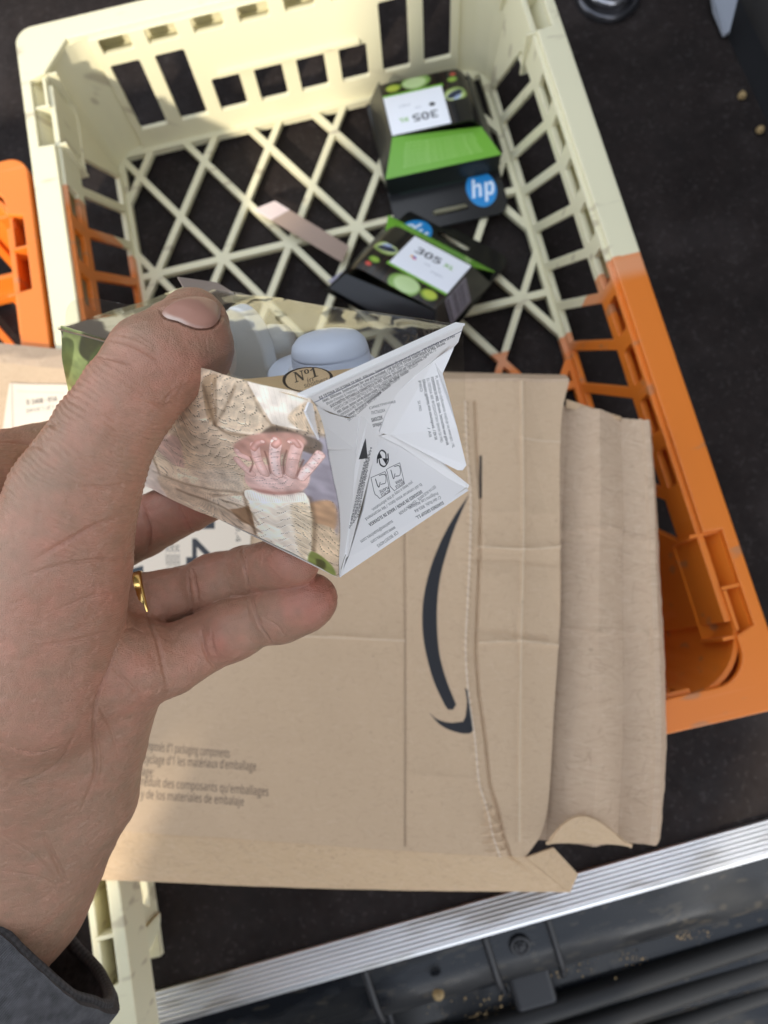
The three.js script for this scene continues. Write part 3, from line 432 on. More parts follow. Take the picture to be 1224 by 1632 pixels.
    x.fillStyle = '#2c3238'; pathM(x, M, [[200, 905], [222, 899], [222, 940], [200, 944]]); x.fill(); textM(x, M, 'kg 0.4', [372, 806], [372, 862], [380, 806], '# sans-serif', '#4a4540');
  }, { clamp: true });
  add(G, 'shipping_label', sheet((u, v) => { const p = lo.clone().addScaledVector(ME1, -0.19 * u * 0.9).addScaledVector(ME2, -0.145 * v); p.y = mH(p) + 0.0005; return p; }, 60, 50, 0.0002, (u, v) => [u * 0.9, 1 - v]), std({ map: lt, roughness: 0.6 }), 'pale printed shipping label');
}
// ------------------------------------------------------------------ the held soother box
const BA = P(490, 632, 0.1546), BB = P(736, 519, 0.1881), BC = P(745, 782, 0.2134), BD = P(540, 920, 0.1799), BE = P(90, 521, 0.2283), BF = P(302, 455, 0.2618), BG = P(122, 722, 0.25), BH = BG.clone().add(BF).sub(BE);
const bu = BB.clone().sub(BA), bv = BD.clone().sub(BA), bw = BE.clone().sub(BA), un = (v) => v.clone().normalize(), inw = un(bw), up_ = un(bv).negate(), outL = un(bu).negate();
const planeUV = (o, a, b) => { const aa = a.dot(a), bb = b.dot(b), ab = a.dot(b), D = aa * bb - ab * ab; return (p) => { const d = p.clone().sub(o), x = d.dot(a), y = d.dot(b); return [(x * bb - y * ab) / D, (y * aa - x * ab) / D]; }; };
const onP = (o, a, b, W, H) => { const n = a.clone().cross(b).normalize(), f = planeUV(o, a, b); return (px, py) => { const [u, v] = f(onPlane(px, py, o, n)); return [u * W, v * H]; }; };
{
  const G = thing('soother_box', 'clear plastic soother box printed with a baby in cream knitwear, held in the hand', 'soother box');
  // --- printed side: knitwear, a baby's hand
  const W = 1536, H = 1024, M0 = onP(BA, bw, bv, W / 1.07, H), M = (a, b) => { const q = M0(a, b); return [q[0] + W * 0.07 / 1.07, q[1]]; };
  const side = canvasTex(W, H, (x) => {
    x.fillStyle = '#b8a184'; x.fillRect(0, 0, W, H);
    const B = (pts, c, bl = 0) => { x.filter = bl ? `blur(${bl * 1.1}px)` : 'none'; blob(x, M, pts, c); x.filter = 'none'; };
    // leaves at the far end
    B([[60, 500], [130, 505], [200, 540], [190, 640], [120, 760], [60, 760]], '#8f9a52', 3); B([[130, 525], [165, 530], [155, 575], [128, 560]], '#3f4220', 6); B([[95, 540], [115, 545], [118, 600], [104, 610]], '#5a662c', 5); B([[150, 560], [185, 545], [180, 590], [150, 620]], '#4d5a26', 6); B([[108, 600], [130, 620], [150, 690], [126, 720]], '#b9bf67', 5);
    B([[190, 535], [240, 540], [240, 560], [205, 600], [160, 640], [150, 600]], '#d9d2c6', 4); B([[215, 555], [260, 560], [230, 640], [170, 680], [150, 640]], '#6d5136', 6); B([[170, 640], [260, 620], [280, 720], [190, 740]], '#a9876a', 6);
    // sweater body and sleeve
    B([[260, 640], [330, 590], [395, 600], [440, 640], [500, 680], [540, 700], [540, 760], [430, 780], [380, 760], [300, 770], [240, 720]], '#c9b292', 4);
    B([[265, 680], [300, 650], [345, 655], [400, 670], [440, 700], [400, 740], [330, 745], [280, 730]], '#c6b091', 3); B([[330, 600], [350, 596], [356, 640], [345, 668], [334, 640]], '#a58b6a', 3); B([[352, 600], [400, 606], [440, 650], [420, 670], [360, 665]], '#cdb898', 3);
    B([[215, 700], [300, 690], [300, 780], [250, 770], [210, 750]], '#b6998a', 6); B([[240, 720], [270, 715], [285, 780], [250, 790]], '#d8c8b6', 5);
    B([[258, 700], [300, 735], [390, 745], [400, 775], [330, 775], [270, 740]], '#d3bfa2', 3);
    // skirt and grass along the lower edge
    B([[200, 750], [260, 780], [350, 830], [430, 870], [500, 905], [560, 930], [500, 940], [300, 880], [150, 800]], '#baa283', 3); for (let i = 0; i < 10; i++) line(x, M, [[196 + i * 4, 752 + i * 2], [260 + i * 9, 800 + i * 6]], 5, ['#6f6338', '#c8b78e', '#8b7a4a'][i % 3]);
    B([[270, 750], [330, 770], [400, 830], [430, 870], [380, 850], [300, 800]], '#ccb699', 4); B([[370, 790], [410, 800], [420, 830], [395, 830]], '#9c7a57', 4); B([[345, 790], [410, 785], [415, 795], [360, 806]], '#dac9ae', 3);
    // body behind the hand, dark gap, bare arm, sleeve at the end
    B([[430, 690], [520, 690], [535, 760], [530, 800], [470, 780], [440, 740]], '#a9967f', 4); B([[490, 700], [525, 700], [530, 860], [495, 850], [488, 760]], '#948d92', 7); B([[488, 805], [528, 800], [532, 845], [505, 850]], '#b98f66', 5); B([[492, 835], [530, 845], [536, 895], [500, 880]], '#c4aa86', 4);
    B([[424, 690], [440, 676], [480, 688], [516, 706], [512, 722], [460, 704]], '#5f5143', 4);
    // ribbed edge at the corner
    pathM(x, M, [[393, 600], [492, 633], [520, 692], [478, 682], [440, 672]]); x.fillStyle = '#e3d6c0'; x.fill(); B([[462, 664], [478, 645], [497, 642], [518, 690], [486, 684]], '#cfb693', 3); for (let i = 0; i < 12; i++) line(x, M, [[462 + i * 3.2, 664 - i * 1.6], [482 + i * 2.8, 683 + i * 0.6]], 1.6, 'rgba(140,112,80,0.5)'); for (let i = 0; i < 9; i++) line(x, M, [[405 + i * 8, 608 + i * 3], [430 + i * 6, 668 + i * 1]], 1.4, 'rgba(190,172,145,0.5)');
    // open-work stitches in rows
    const R = rng(77), st = (x0, y0, x1, y1, n) => { for (let i = 0; i < n; i++) { const t = i / n, a = lerp(x0, x1, t) + (R() - 0.5) * 0.8, b = lerp(y0, y1, t) + 1.6 * Math.sin(t * 3.1) + (R() - 0.5) * 0.8, q = M(a, b); x.fillStyle = 'rgba(92,70,48,0.75)'; x.beginPath(); x.ellipse(q[0], q[1], 3.4, 2.4, 0.4, 0, 7); x.fill(); x.fillStyle = 'rgba(244,233,212,0.55)'; x.beginPath(); x.ellipse(q[0] + 1, q[1] - 5, 4.2, 1.8, 0.4, 0, 7); x.fill(); } };
    for (let r = 0; r < 7; r++) { const y = 660 + r * 13; for (let s = 0; s < 5; s++) { const xa = 270 + s * 30 + (r % 2) * 14; if (xa + 18 < 415 && y < 745) st(xa, y + s * 2.2, xa + 15, y + s * 2.2 + (s < 2 ? 9 : 3), 6); } }
    for (let r = 0; r < 4; r++) for (let s = 0; s < 4; s++) st(318 + r * 24 + s * 3, 606 + s * 15 + r * 4, 321 + r * 24 + s * 3, 615 + s * 15 + r * 4, 4);
    for (let s = 0; s < 8; s++) st(300 + s * 16, 780 + s * 11, 309 + s * 16, 787 + s * 11, 4);
    for (let i = 0; i < 900; i++) { const a = 260 + R() * 170, b = 600 + R() * 260; line(x, M, [[a, b], [a + 1.6, b + 0.6]], 1, R() < 0.5 ? 'rgba(120,98,70,0.22)' : 'rgba(245,235,215,0.25)'); }
    // the raised arm in its cuff
    B([[408, 780], [450, 784], [492, 786], [498, 830], [500, 880], [494, 904], [450, 890], [418, 868], [410, 820]], '#dccbae', 1.5); B([[462, 800], [494, 800], [499, 880], [480, 900], [468, 850]], '#cdb68f', 5);
    for (const l of [[[402, 780], [406, 820], [416, 872]], [[497, 790], [502, 840], [500, 892]]]) { x.filter = 'blur(7px)'; line(x, M, l, 16, 'rgba(74,54,34,0.6)'); x.filter = 'none'; }
    B([[410, 782], [450, 786], [492, 788], [496, 830], [497, 876], [490, 902], [450, 888], [421, 866], [413, 820]], '#e6d8be', 2); B([[470, 800], [492, 800], [495, 878], [482, 896], [474, 850]], '#d3bf9c', 6);
    B([[402, 776], [412, 774], [450, 784], [490, 783], [492, 794], [450, 798], [408, 792]], '#e9dfcb', 1);
    for (let i = 0; i < 26; i++) line(x, M, [[406 + i * 3.3, 776 + Math.min(i, 12) * 0.7], [409 + i * 3.2, 791 + Math.min(i, 10) * 0.5]], 1.3, 'rgba(150,128,98,0.45)');
    for (let i = 0; i < 8; i++) { const o = i * 11; line(x, M, [[412, 806 + o], [430, 798 + o], [446, 808 + o], [468, 800 + o], [494, 814 + o]].map(([a, b]) => [a, Math.min(b, 898)]), 2, 'rgba(250,244,230,0.75)'); st(414 + (i % 2) * 8, 812 + o * 0.95, 430 + (i % 2) * 8, 806 + o * 0.95, 5); st(448 + (i % 2) * 6, 814 + o, 462 + (i % 2) * 6, 810 + o, 5); st(474, 806 + o * 1.05, 484, 815 + o * 1.05, 5); }
    B([[497, 878], [530, 900], [536, 916], [520, 912], [492, 902]], '#77853a', 3); B([[505, 890], [520, 896], [518, 906], [506, 902]], '#3e4a1c', 4);
    // hand: each finger a shaded stroke, then nails and folds
    const s = W / 560, soft = (pts, w, c, bl) => { x.filter = `blur(${bl}px)`; line(x, M, pts, w, c); x.filter = 'none'; };
    for (const [p, w] of [[[[352, 672], [372, 684], [410, 690], [446, 702]], 7], [[[352, 672], [340, 640], [330, 612]], 7], [[[352, 672], [352, 640], [348, 604]], 5], [[[352, 672], [368, 646], [380, 612]], 5], [[[270, 690], [262, 712], [272, 745]], 8], [[[300, 770], [360, 800], [420, 846]], 7], [[[440, 676], [452, 700], [500, 712]], 6], [[[395, 604], [440, 673], [520, 693]], 4], [[[262, 742], [330, 768], [395, 778]], 5], [[[366, 790], [404, 806], [418, 832]], 6]]) soft(p, w * 2, 'rgba(84,62,40,0.55)', 6);
    for (const p of [[[365, 676], [400, 684], [440, 690]], [[282, 690], [310, 664], [340, 664]], [[300, 748], [350, 757], [392, 756]], [[410, 612], [436, 650], [456, 672]], [[300, 786], [350, 814], [410, 858]]]) soft(p, 9, 'rgba(240,226,202,0.5)', 5);
    B([[384, 706], [398, 693], [440, 685], [484, 691], [493, 704], [470, 716], [410, 724]], '#b58571', 5);
    B([[404, 762], [408, 738], [440, 736], [480, 742], [497, 746], [494, 773], [470, 783], [430, 781]], '#d6ab9a', 2); B([[414, 756], [448, 748], [476, 756], [466, 772], [438, 774]], '#e2bfb1', 9); B([[412, 772], [450, 780], [488, 778], [470, 784], [430, 782]], '#ad7a6a', 6);
    const fing = (pts, w, lit) => { line(x, M, pts, w * s * 1.06, '#b98877'); line(x, M, pts, w * s * 0.92, lit ? '#dcb5a6' : '#d0a392'); soft(pts.map(([a, b]) => [a - 0.8, b]), w * s * 0.42, lit ? '#ecd0c4' : '#dcb3a5', 4); };
    fing([[412, 748], [400, 737], [391, 727]], 14, 0); fing([[406, 724], [394, 718], [390, 713]], 12, 0);
    fing([[430, 748], [421, 724], [417, 706]], 17, 0); fing([[450, 750], [446, 724], [448, 702]], 17.5, 1); fing([[470, 752], [474, 726], [480, 704]], 17, 0); fing([[484, 758], [500, 740], [514, 722]], 13.5, 1);
    for (const p of [[[415, 709], [421, 701], [429, 699]], [[446, 706], [451, 699], [446, 694]], [[480, 707], [474, 699], [468, 701]]]) { line(x, M, p, 11 * s, '#b87e6c'); soft(p, 5 * s, '#d8a594', 4); }
    for (const q of [[428, 699], [446, 695], [468, 701], [515, 720], [390, 712]]) { const c = M(...q); x.fillStyle = '#dfb8a8'; x.beginPath(); x.ellipse(c[0], c[1], 11, 8, 0.4, 0, 7); x.fill(); x.strokeStyle = 'rgba(150,96,84,0.6)'; x.lineWidth = 1.5; x.stroke(); }
    for (const l of [[[440, 750], [436, 728], [432, 714]], [[460, 752], [460, 730], [464, 714]], [[479, 756], [484, 742], [489, 730]], [[410, 746], [414, 732], [411, 722]]]) soft(l, 6, 'rgba(104,60,48,0.75)', 2);
    for (const l of [[[415, 724], [427, 721]], [[441, 717], [454, 716]], [[471, 719], [483, 721]], [[502, 727], [510, 734]], [[441, 724], [453, 723]], [[417, 731], [429, 729]], [[468, 728], [481, 730]], [[494, 738], [503, 745]]]) soft(l, 2.4, 'rgba(140,84,72,0.55)', 1);
    for (let i = 0; i < 4; i++) { const c = M(428 + i * 17, 757 + (i % 2) * 2); x.filter = 'blur(5px)'; x.fillStyle = 'rgba(150,96,86,0.5)'; x.beginPath(); x.ellipse(c[0], c[1], 10, 6, 0, 0, 7); x.fill(); x.filter = 'none'; }
    // the print's own knit grain
    const im = x.getImageData(0, 0, W, H), D = im.data;
    for (let j = 0; j < H; j++) for (let i = 0; i < W; i++) {
      const k = (j * W + i) * 4, r = D[k], g = D[k + 1], b = D[k + 2], skin = smooth(1.16, 1.27, r / (g + 1)), green = g > r * 1.02 ? 1 : 0, kn = (1 - Math.max(skin, green)) * smooth(0.825, 0.79, b / (r + 1));
      const wx = i + 14 * noise(i / 110, j / 110, 1), wy = j + 14 * noise(i / 110, j / 110, 2), ang = 0.5 + 0.5 * noise(i / 300, j / 260, 9), ca = Math.cos(ang), sa = Math.sin(ang), tx = wx * ca + wy * sa, ty = -wx * sa + wy * ca;
      const row = Math.floor(ty / 38), fy = ty / 38 - row, cx2 = tx / 15, dc = Math.abs(cx2 - Math.floor(cx2) - 0.5) * 15, cyc = Math.floor(cx2 + row * 2.5) % 6, off = (fy - 0.5 - 0.16 * Math.sin((tx + row * 37) / 90 * 6.283)) * 38, hole = kn * (((cyc % 6) + 6) % 6 < 4 ? 1 : 0) * smooth(5.6, 2.2, Math.hypot(dc, off * 1.2)), ridge = kn * smooth(9, 3, Math.abs(off + 9));
      const st = Math.sin(tx * 0.62 + 1.4 * Math.abs(((ty * 0.14) % 2 + 2) % 2 - 1)) * Math.sin(ty * 0.7);
      const f = (1 + 0.10 * noise(i / 130, j / 90, 5) + 0.09 * noise(i / 34, j / 26, 6) + kn * (0.025 * st + 0.04 * noise(i / 3, j / 3, 7)) + 0.02 * noise(i / 2, j / 2, 8)) * (1 - 0.46 * hole + 0.06 * ridge), gr = 0.3 * r + 0.6 * g + 0.1 * b, s = skin > 0.5 ? 0.86 : 0.9;
      D[k] = clamp((gr + (r - gr) * s) * f * 1.1, 0, 255); D[k + 1] = clamp((gr + (g - gr) * s) * f * 1.1, 0, 255); D[k + 2] = clamp((gr + (b - gr) * s) * f * 1.12, 0, 255);
    }
    x.putImageData(im, 0, 0);
  }, { clamp: true });
  const pl = (o, a, b) => { const f = planeUV(o, a, b); return (u, v, p) => { const q = f(p); return [q[0], 1 - q[1]]; }; };
  const sideUV = planeUV(BA, bw, bv), nL = un(bw.clone().cross(bv));
  add(G, 'printed_side', sheet((u, v) => bil(BA, BE, BG, BD)(u, v).addScaledVector(bw, -0.036 * Math.pow(1 - u, 5) * Math.sin(Math.PI * Math.pow(v, 0.62))).addScaledVector(outL, 0.0022 * Math.sin(Math.PI * u) * Math.sin(Math.PI * v) - 0.0012 * u * u * (1 - v) + 0.0014 * fbm(u * 6, v * 3, 9, 3)), 40, 24, 0.0004, (u, v, p) => { const q = sideUV(p); return [(q[0] + 0.07) / 1.07, 1 - q[1]]; }), phys({ map: side, roughness: 0.3, clearcoat: 0.6, clearcoatRoughness: 0.06 }), 'printed side with a baby hand and knitwear');
  // --- clear film: top window and right side; white and tan card inside
  const film = phys({ color: lin(0.98, 0.98, 0.97), transmission: 1, thickness: 0, roughness: 0.04, ior: 1.5, specularIntensity: 0.75 });
  add(G, 'top_window', sheet((u, v) => bil(BA, BB, BF, BE)(u, v).addScaledVector(up_, 0.0014 * Math.sin(Math.PI * u) * Math.sin(Math.PI * v) + 0.0010 * fbm(u * 3, v * 5, 2)), 16, 24, 0.0003), film);
  add(G, 'right_side', sheet((u, v) => bil(BB, BF, BH, BC)(u, v).addScaledVector(outL, -0.0014 * Math.sin(Math.PI * u) * Math.sin(Math.PI * v) + 0.001 * fbm(u * 4, v * 4, 6)), 12, 12, 0.0003), film);
  const Q = (a, b, c) => BA.clone().addScaledVector(bu, a).addScaledVector(bv, b).addScaledVector(bw, c);
  const tan = std({ map: dataTex(64, 64, (u, v) => { const k = 1 + 0.12 * tfbm(u, v, 6, 3); return [0.55 * k, 0.46 * k, 0.35 * k]; }), roughness: 0.75 });
  add(G, 'insert_card', [sheet(bil(Q(0.03, 0.62, 0.13), Q(0.97, 0.62, 0.13), Q(0.97, 0.62, 0.97), Q(0.03, 0.62, 0.97)), 2, 2, 0.0005)], tan, 'tan card tray inside');
  add(G, 'far_end', sheet(bil(Q(0.01, 0.03, 0.995), Q(0.99, 0.03, 0.995), Q(0.99, 0.98, 0.995), Q(0.01, 0.98, 0.995)), 2, 2, 0.0004), std({ color: lin(0.42, 0.38, 0.30), roughness: 0.5 }));
  add(G, 'bottom_panel', sheet(bil(Q(0, 0.999, 0.004), Q(1, 0.999, 0.004), Q(1, 0.999, 0.99), Q(0, 0.999, 0.99)), 2, 2, 0.0004), std({ color: lin(0.6, 0.56, 0.5), roughness: 0.5 }));
  add(G, 'inner_lining', sheet(bil(Q(0.02, 0.07, 0.02), Q(0.02, 0.07, 0.96), Q(0.02, 0.9, 0.96), Q(0.02, 0.9, 0.02)), 2, 2, 0.0003), std({ color: lin(0.60, 0.55, 0.47), roughness: 0.6 }));
  // print on the window
  const TW = 1024, TH = 1024, MT = onP(BA, bu, bw, TW, TH);
  const draw = (mask) => (x) => {
    x.fillStyle = mask ? '#000' : '#c7ad86'; x.fillRect(0, 0, TW, TH); const w = mask ? '#fff' : null;
    pathM(x, MT, [[385, 602], [430, 599], [560, 584], [650, 562], [500, 640], [480, 640]]); x.fillStyle = w ?? '#c9ad84'; x.fill();
    pathM(x, MT, [[80, 526], [96, 512], [205, 497], [330, 540], [330, 580], [245, 566]]); x.fillStyle = w ?? '#857a6c'; x.fill();
    pathM(x, MT, [[285, 470], [300, 452], [370, 462], [372, 482], [340, 492]]); x.fillStyle = w ?? '#80705f'; x.fill();
    const ell = (cx, cy, rx, ry, rot) => { const pts = []; for (let i = 0; i < 48; i++) { const a = i / 48 * 2 * Math.PI, c = Math.cos(rot), s = Math.sin(rot); pts.push([cx + rx * Math.cos(a) * c - ry * Math.sin(a) * s, cy + rx * Math.cos(a) * s + ry * Math.sin(a) * c]); } return pts; };
    pathM(x, MT, ell(490, 601, 38, 17.5, -0.10)); x.fillStyle = w ?? '#d9bd96'; x.fill(); x.lineWidth = 8; x.strokeStyle = w ?? '#2a201a'; x.stroke();
    pathM(x, MT, ell(430, 475, 29, 7, -0.12)); x.lineWidth = 6; x.strokeStyle = w ?? '#5a4d3c'; x.stroke();
    if (!mask || true) {
      const ink = w ?? '#211913'; textM(x, MT, 'Nº1', [469, 607], [508, 597], [466, 592], 'bold # serif', ink); textM(x, MT, 'in', [489, 607], [500, 604], [488, 600], '# sans-serif', ink); textM(x, MT, 'soothers', [484, 614], [524, 604], [483, 608], '# sans-serif', ink);
      textM(x, MT, '2x PCS', [644, 543], [716, 521], [640, 531], '# sans-serif', w ?? '#1d1b1a');
      for (let i = 0; i < 3; i++) textM(x, MT, 'soother with extra soft teat', [165 + i * 12, 520 + i * 6], [232 + i * 14, 512 + i * 6], [164 + i * 12, 516 + i * 6], '# sans-serif', w ?? '#2a241e');
      textM(x, MT, 'size 0-6', [326, 468], [362, 472], [327, 462], '# sans-serif', w ?? '#3a3028');
    }
  };
  add(G, 'window_print', sheet((u, v) => bil(BA, BB, BF, BE)(u, v).addScaledVector(up_, -0.0006 + 0.0014 * Math.sin(Math.PI * u) * Math.sin(Math.PI * v) + 0.0010 * fbm(u * 3, v * 5, 2)), 16, 24, 0.00005, pl(BA, bu, bw)), std({ map: canvasTex(TW, TH, draw(false), { clamp: true }), alphaMap: canvasTex(TW, TH, draw(true), { clamp: true, data: true }), alphaTest: 0.5, roughness: 0.5 }), 'tan and dark print on the clear window');
  // --- the folded bottom flaps at the near end
  const we = planeUV(BA, bu, bv), E3 = (px, py, mm) => onPlane(px, py, BA.clone().addScaledVector(inw, mm / 1000), inw);
  const EW = 2048, EH = 2048, ME = onP(BA, bu, bv, EW * 0.84, EH * 0.84), off = 0.08;
  const EM = (px, py) => { const q = ME(px, py); return [q[0] + off * EW, q[1] + off * EH]; };
  const flapTex = canvasTex(EW, EH, (x) => {
    x.fillStyle = '#efedec'; x.fillRect(0, 0, EW, EH); const R = rng(9); for (let i = 0; i < 5000; i++) { x.fillStyle = `rgba(${R() < 0.5 ? '225,222,220' : '250,250,250'},0.35)`; x.fillRect(R() * EW, R() * EH, 3, 3); }
    const ink = '#26262a', S = 'bold # sans-serif', N = '# sans-serif';
    line(x, EM, [[498, 641], [734, 527]], 5, '#3d4468');
    // block of languages on the upper flap
    const rows = ['ES TETINA SILICONA SX PRO. Silicona. Instrucciones de uso en el interior. / EN SOOTHER WITH SX PRO', 'teat. Silicone. Instructions for use are included. / FR SUCETTE TÉTINE SYMÉTRIQUE SX PRO. Silicone.', 'Mode d\'emploi à l\'intérieur. / DE BERUHIGUNGSSAUGER SX PRO. Silikon. Gebrauchsanweisung liegt bei. / IT', 'SUCCHIETTO TETTARELLA SIMMETRICA SX PRO. Silicone. Istruzioni per l\'uso all\'interno. / PT', 'CHUPETA COM TETINA SIMÉTRICA SX PRO. Silicone. Contém instruções de utilização. / RO SUZETĂ', 'PRO. Silicon. Instrucțiuni de utilizare incluse. / HU CUMI SX PRO. Szilikon. Használati', 'FOPSPEEN SX PRO. Silicone. Gebruiksaanwijzing binnenin. / RU ПУСТЫШКА SX', 'PRO. Силикон. Инструкция по применению внутри. / BG БИБЕРОН', 'SX PRO. Силикон. Инструкции'];
    rows.forEach((r, i) => { const t = i / 8, a = [507 + t * 46, 636 + t * 36], b = [723 - t * 118, 536 + t * 90], d = Math.hypot(b[0] - a[0], b[1] - a[1]), u = [(b[1] - a[1]) / d, -(b[0] - a[0]) / d]; textM(x, EM, r, a, b, [a[0] + u[0] * 4.6, a[1] + u[1] * 4.6], i === 0 || i % 2 ? S : N, ink); });
    textM(x, EM, 'СИМЕТРИЧНАЯ', [586, 652], [630, 640], [585, 648], N, ink); textM(x, EM, 'ПУСТЫШКА', [590, 660], [612, 655], [589, 655], N, ink); textM(x, EM, 'SMOCZEK', [590, 672], [608, 667], [589, 666], S, ink); textM(x, EM, 'USPOKAJAJĄCY', [592, 680], [608, 676], [591, 675], S, ink);
    // rotated lines on the right flap
    const rr = ['PL instrukcja użytkowania znajduje się wewnątrz. / NL', 'FOPSPEEN SX PRO. Silicone. Instructies voor gebruik', 'EL ΠΙΠΙΛΑ ΜΕ ΦΥΣΙΟΛΟΓΙΚΗ ΘΗΛΗ SX PRO', 'Οδηγίες χρήσης στο εσωτερικό. / ZH SX', 'PRO 硅胶安抚奶嘴。内附使用说明 / AR', 'لهاية سيليكون SX PRO تعليمات الاستخدام'];
    rr.forEach((r, i) => { const a = [692 - i * 6.6, 598 + i * 1.5], b = [721 - i * 9.0, 713 - i * 4.2], d = Math.hypot(b[0] - a[0], b[1] - a[1]), u = [(b[1] - a[1]) / d, -(b[0] - a[0]) / d]; textM(x, EM, r, a, b, [a[0] + u[0] * 4.4, a[1] + u[1] * 4.4], i === 1 || i === 3 ? S : N, ink); });
    // address, recycling marks on the lower flap (upside down to the viewer)
    const ln = (s, a, b, hgt, f) => { const d = Math.hypot(b[0] - a[0], b[1] - a[1]), u = [(b[1] - a[1]) / d, -(b[0] - a[0]) / d]; textM(x, EM, s, a, b, [a[0] + u[0] * hgt, a[1] + u[1] * hgt], f, ink); };
    ln('SUAVINEX GROUP S.L.', [704, 798], [660, 823], 5, S); ln('C/ del Rubí, RB3-R4', [700, 790], [658, 813], 4.6, N); ln('Polígono Las Atalayas', [696, 784], [649, 809], 4.6, N); ln('03114 ALICANTE - ESPAÑA/SPAIN', [692, 774], [633, 818], 4.6, N); ln('DESIGNED IN SPAIN / MADE IN SLOVAKIA', [670, 782], [584, 836], 5.2, S); ln('Es útil conservar estos datos. / We recommend', [670, 771], [578, 828], 4.6, N); ln('you keep a copy of this information.', [655, 768], [588, 814], 4.6, N);
    ln('CIF B03074093', [631, 845], [598, 868], 5, N); ln('www.suavinex.com', [627, 838], [588, 862], 5, N); ln('suavinex@suavinex.com', [623, 829], [571, 862], 5, N);
    line(x, EM, [[599, 738], [600, 727], [606, 718], [612, 722], [613, 732]], 13, ink); line(x, EM, [[616, 724], [616, 736], [610, 744], [604, 741], [602, 733]], 13, ink); pathM(x, EM, [[607, 731], [616, 731], [613, 741]]); x.fillStyle = ink; x.fill(); pathM(x, EM, [[598, 733], [607, 730], [603, 722]]); x.fill();
    const tagR = (pts, dx, dy) => { pathM(x, EM, pts.map(([a, b]) => [a + dx, b + dy])); x.lineWidth = 5; x.strokeStyle = ink; x.stroke(); line(x, EM, [[596 + dx, 764 + dy], [601 + dx, 778 + dy], [603 + dx, 770 + dy]], 8, ink); line(x, EM, [[602 + dx, 758 + dy], [610 + dx, 757 + dy], [611 + dx, 772 + dy], [604 + dx, 774 + dy]], 7, ink); };
    tagR([[589, 762], [611, 752], [619, 786], [602, 797], [595, 790]], 0, 0); tagR([[589, 762], [611, 752], [619, 786], [602, 797], [595, 790]], 24, -13);
    ln('RECYCLE', [618, 782], [603, 790], 4.4, S); ln('PLASTIC', [616, 777], [600, 785], 4.4, S); ln('RECYCLE', [641, 768], [627, 777], 4.4, S); ln('PAPER', [638, 764], [627, 770], 4.4, S);
    // printed strip on the narrow inner flap
    x.fillStyle = ink; pathM(x, EM, [[577, 706], [580, 698], [583, 730], [574, 732], [569, 732]]); x.fill(); for (let i = 0; i < 5; i++) ln('0-6 m silicona flexible extra suave made in eu', [577 + i * 2.6, 736 - i * 6], [553 + i * 3.2, 842 - i * 4], 3, i % 2 ? N : S);
    line(x, EM, [[541, 906], [545, 892], [548, 884]], 8, '#8a8478');
  }, { clamp: true });
  const flapM = std({ map: flapTex, roughness: 0.42 });
  // a flap that is finely divided so it can curl: outline points [px, py, mm inwards]
  const flap = (name, pts, label) => { // each outline point keeps the place of the print that lies under it
    const w = pts.map(([a, b, c]) => E3(a, b, c)), key = new Map(w.map((p, i) => { const q = EM(pts[i][0], pts[i][1]); return [p, [q[0] / EW, 1 - q[1] / EH]]; }));
    const near = (p) => { let b = 9, o; for (const [k, u] of key) { const d = k.distanceToSquared(p); if (d < b) { b = d; o = u; } } return o; };
    return add(G, name, poly(w, inw.clone().negate(), -0.0005, near), flapM, label); };
  flap('upper_flap', [[490, 633, 0], [736, 519.5, 0], [728, 545, 1.2], [704, 572, 3.6], [668, 604, 6.2], [640, 645, 8], [606, 694, 10], [588, 690, 9.6], [574, 668, 7], [540, 662, 4], [508, 650, 1.2]], 'upper flap with a dense block of text');
  flap('right_flap', [[722, 553, -0.4], [690, 574, 2.4], [660, 597, 4.4], [630, 626, 6.2], [613, 660, 7.6], [604, 688, 8.8], [622, 692, 8.0], [680, 724, 3.6], [728, 748, -0.8], [736, 748, -1.6], [742, 740, -1.8], [727, 680, -1.4], [714, 630, -0.8], [704, 594, 1.2], [714, 572, 0.2]], 'right flap with turned lines of text');
  flap('right_under_flap', [[604, 694, 9.6], [624, 689, 8.6], [700, 735, 3.2], [746, 772, 0.2], [744, 778, 0.5], [722, 768, 2.2], [690, 748, 4.4], [640, 712, 8]]);
  flap('lower_flap', [[601, 690, 10.6], [640, 700, 9.4], [706, 738, 5.4], [745, 781, 0.3], [540, 919, 0], [553, 888, 0.9], [577, 812, 4.4]], 'lower flap with recycling marks and an address');
  flap('inner_strip', [[573, 648, 6.2], [584, 662, 7.6], [602, 688, 9.2], [599, 706, 9.2], [577, 790, 5.2], [553, 884, 0.8], [549, 888, 0.6], [556, 820, 3.4], [562, 745, 5.6]]);
  flap('left_flap', [[490, 641, -1.2], [484, 656, -2.4], [497, 684, -2.2], [513, 712, -1.4], [522, 717, 0.2], [564, 717, 5.8], [572, 662, 6.6], [552, 667, 4.4], [522, 659, 1.4]], 'bent white left flap');
  flap('left_under_flap', [[521, 717, 0.2], [564, 716, 6.0], [559, 800, 3.6], [551, 880, 0.7], [541, 919, -0.2], [534, 870, -0.3], [527, 790, -0.2]]);
  // white card edge along the top of the end, and its bright folded rim
  add(G, 'edge_band', sheet((u, v) => BA.clone().lerp(BB, lerp(-0.015, 1.005, u)).addScaledVector(inw, lerp(-0.0008, 0.0022, v)).addScaledVector(up_, 0.0006), 10, 2, 0.0005), std({ color: lin(0.86, 0.85, 0.84), roughness: 0.4 }), 'white card edge');
  const clear = film;
  // clear hang tab and the far printed tab
  add(G, 'hang_tab', sheet((u, v) => { const a = u * Math.PI, o = Q(0.06 + 0.42 * u, 0, 1); return o.addScaledVector(inw, 0.012 * v * Math.sin(a) + 0.0005).addScaledVector(up_, 0.004 * v * Math.sin(a)); }, 20, 4, 0.0003), clear);
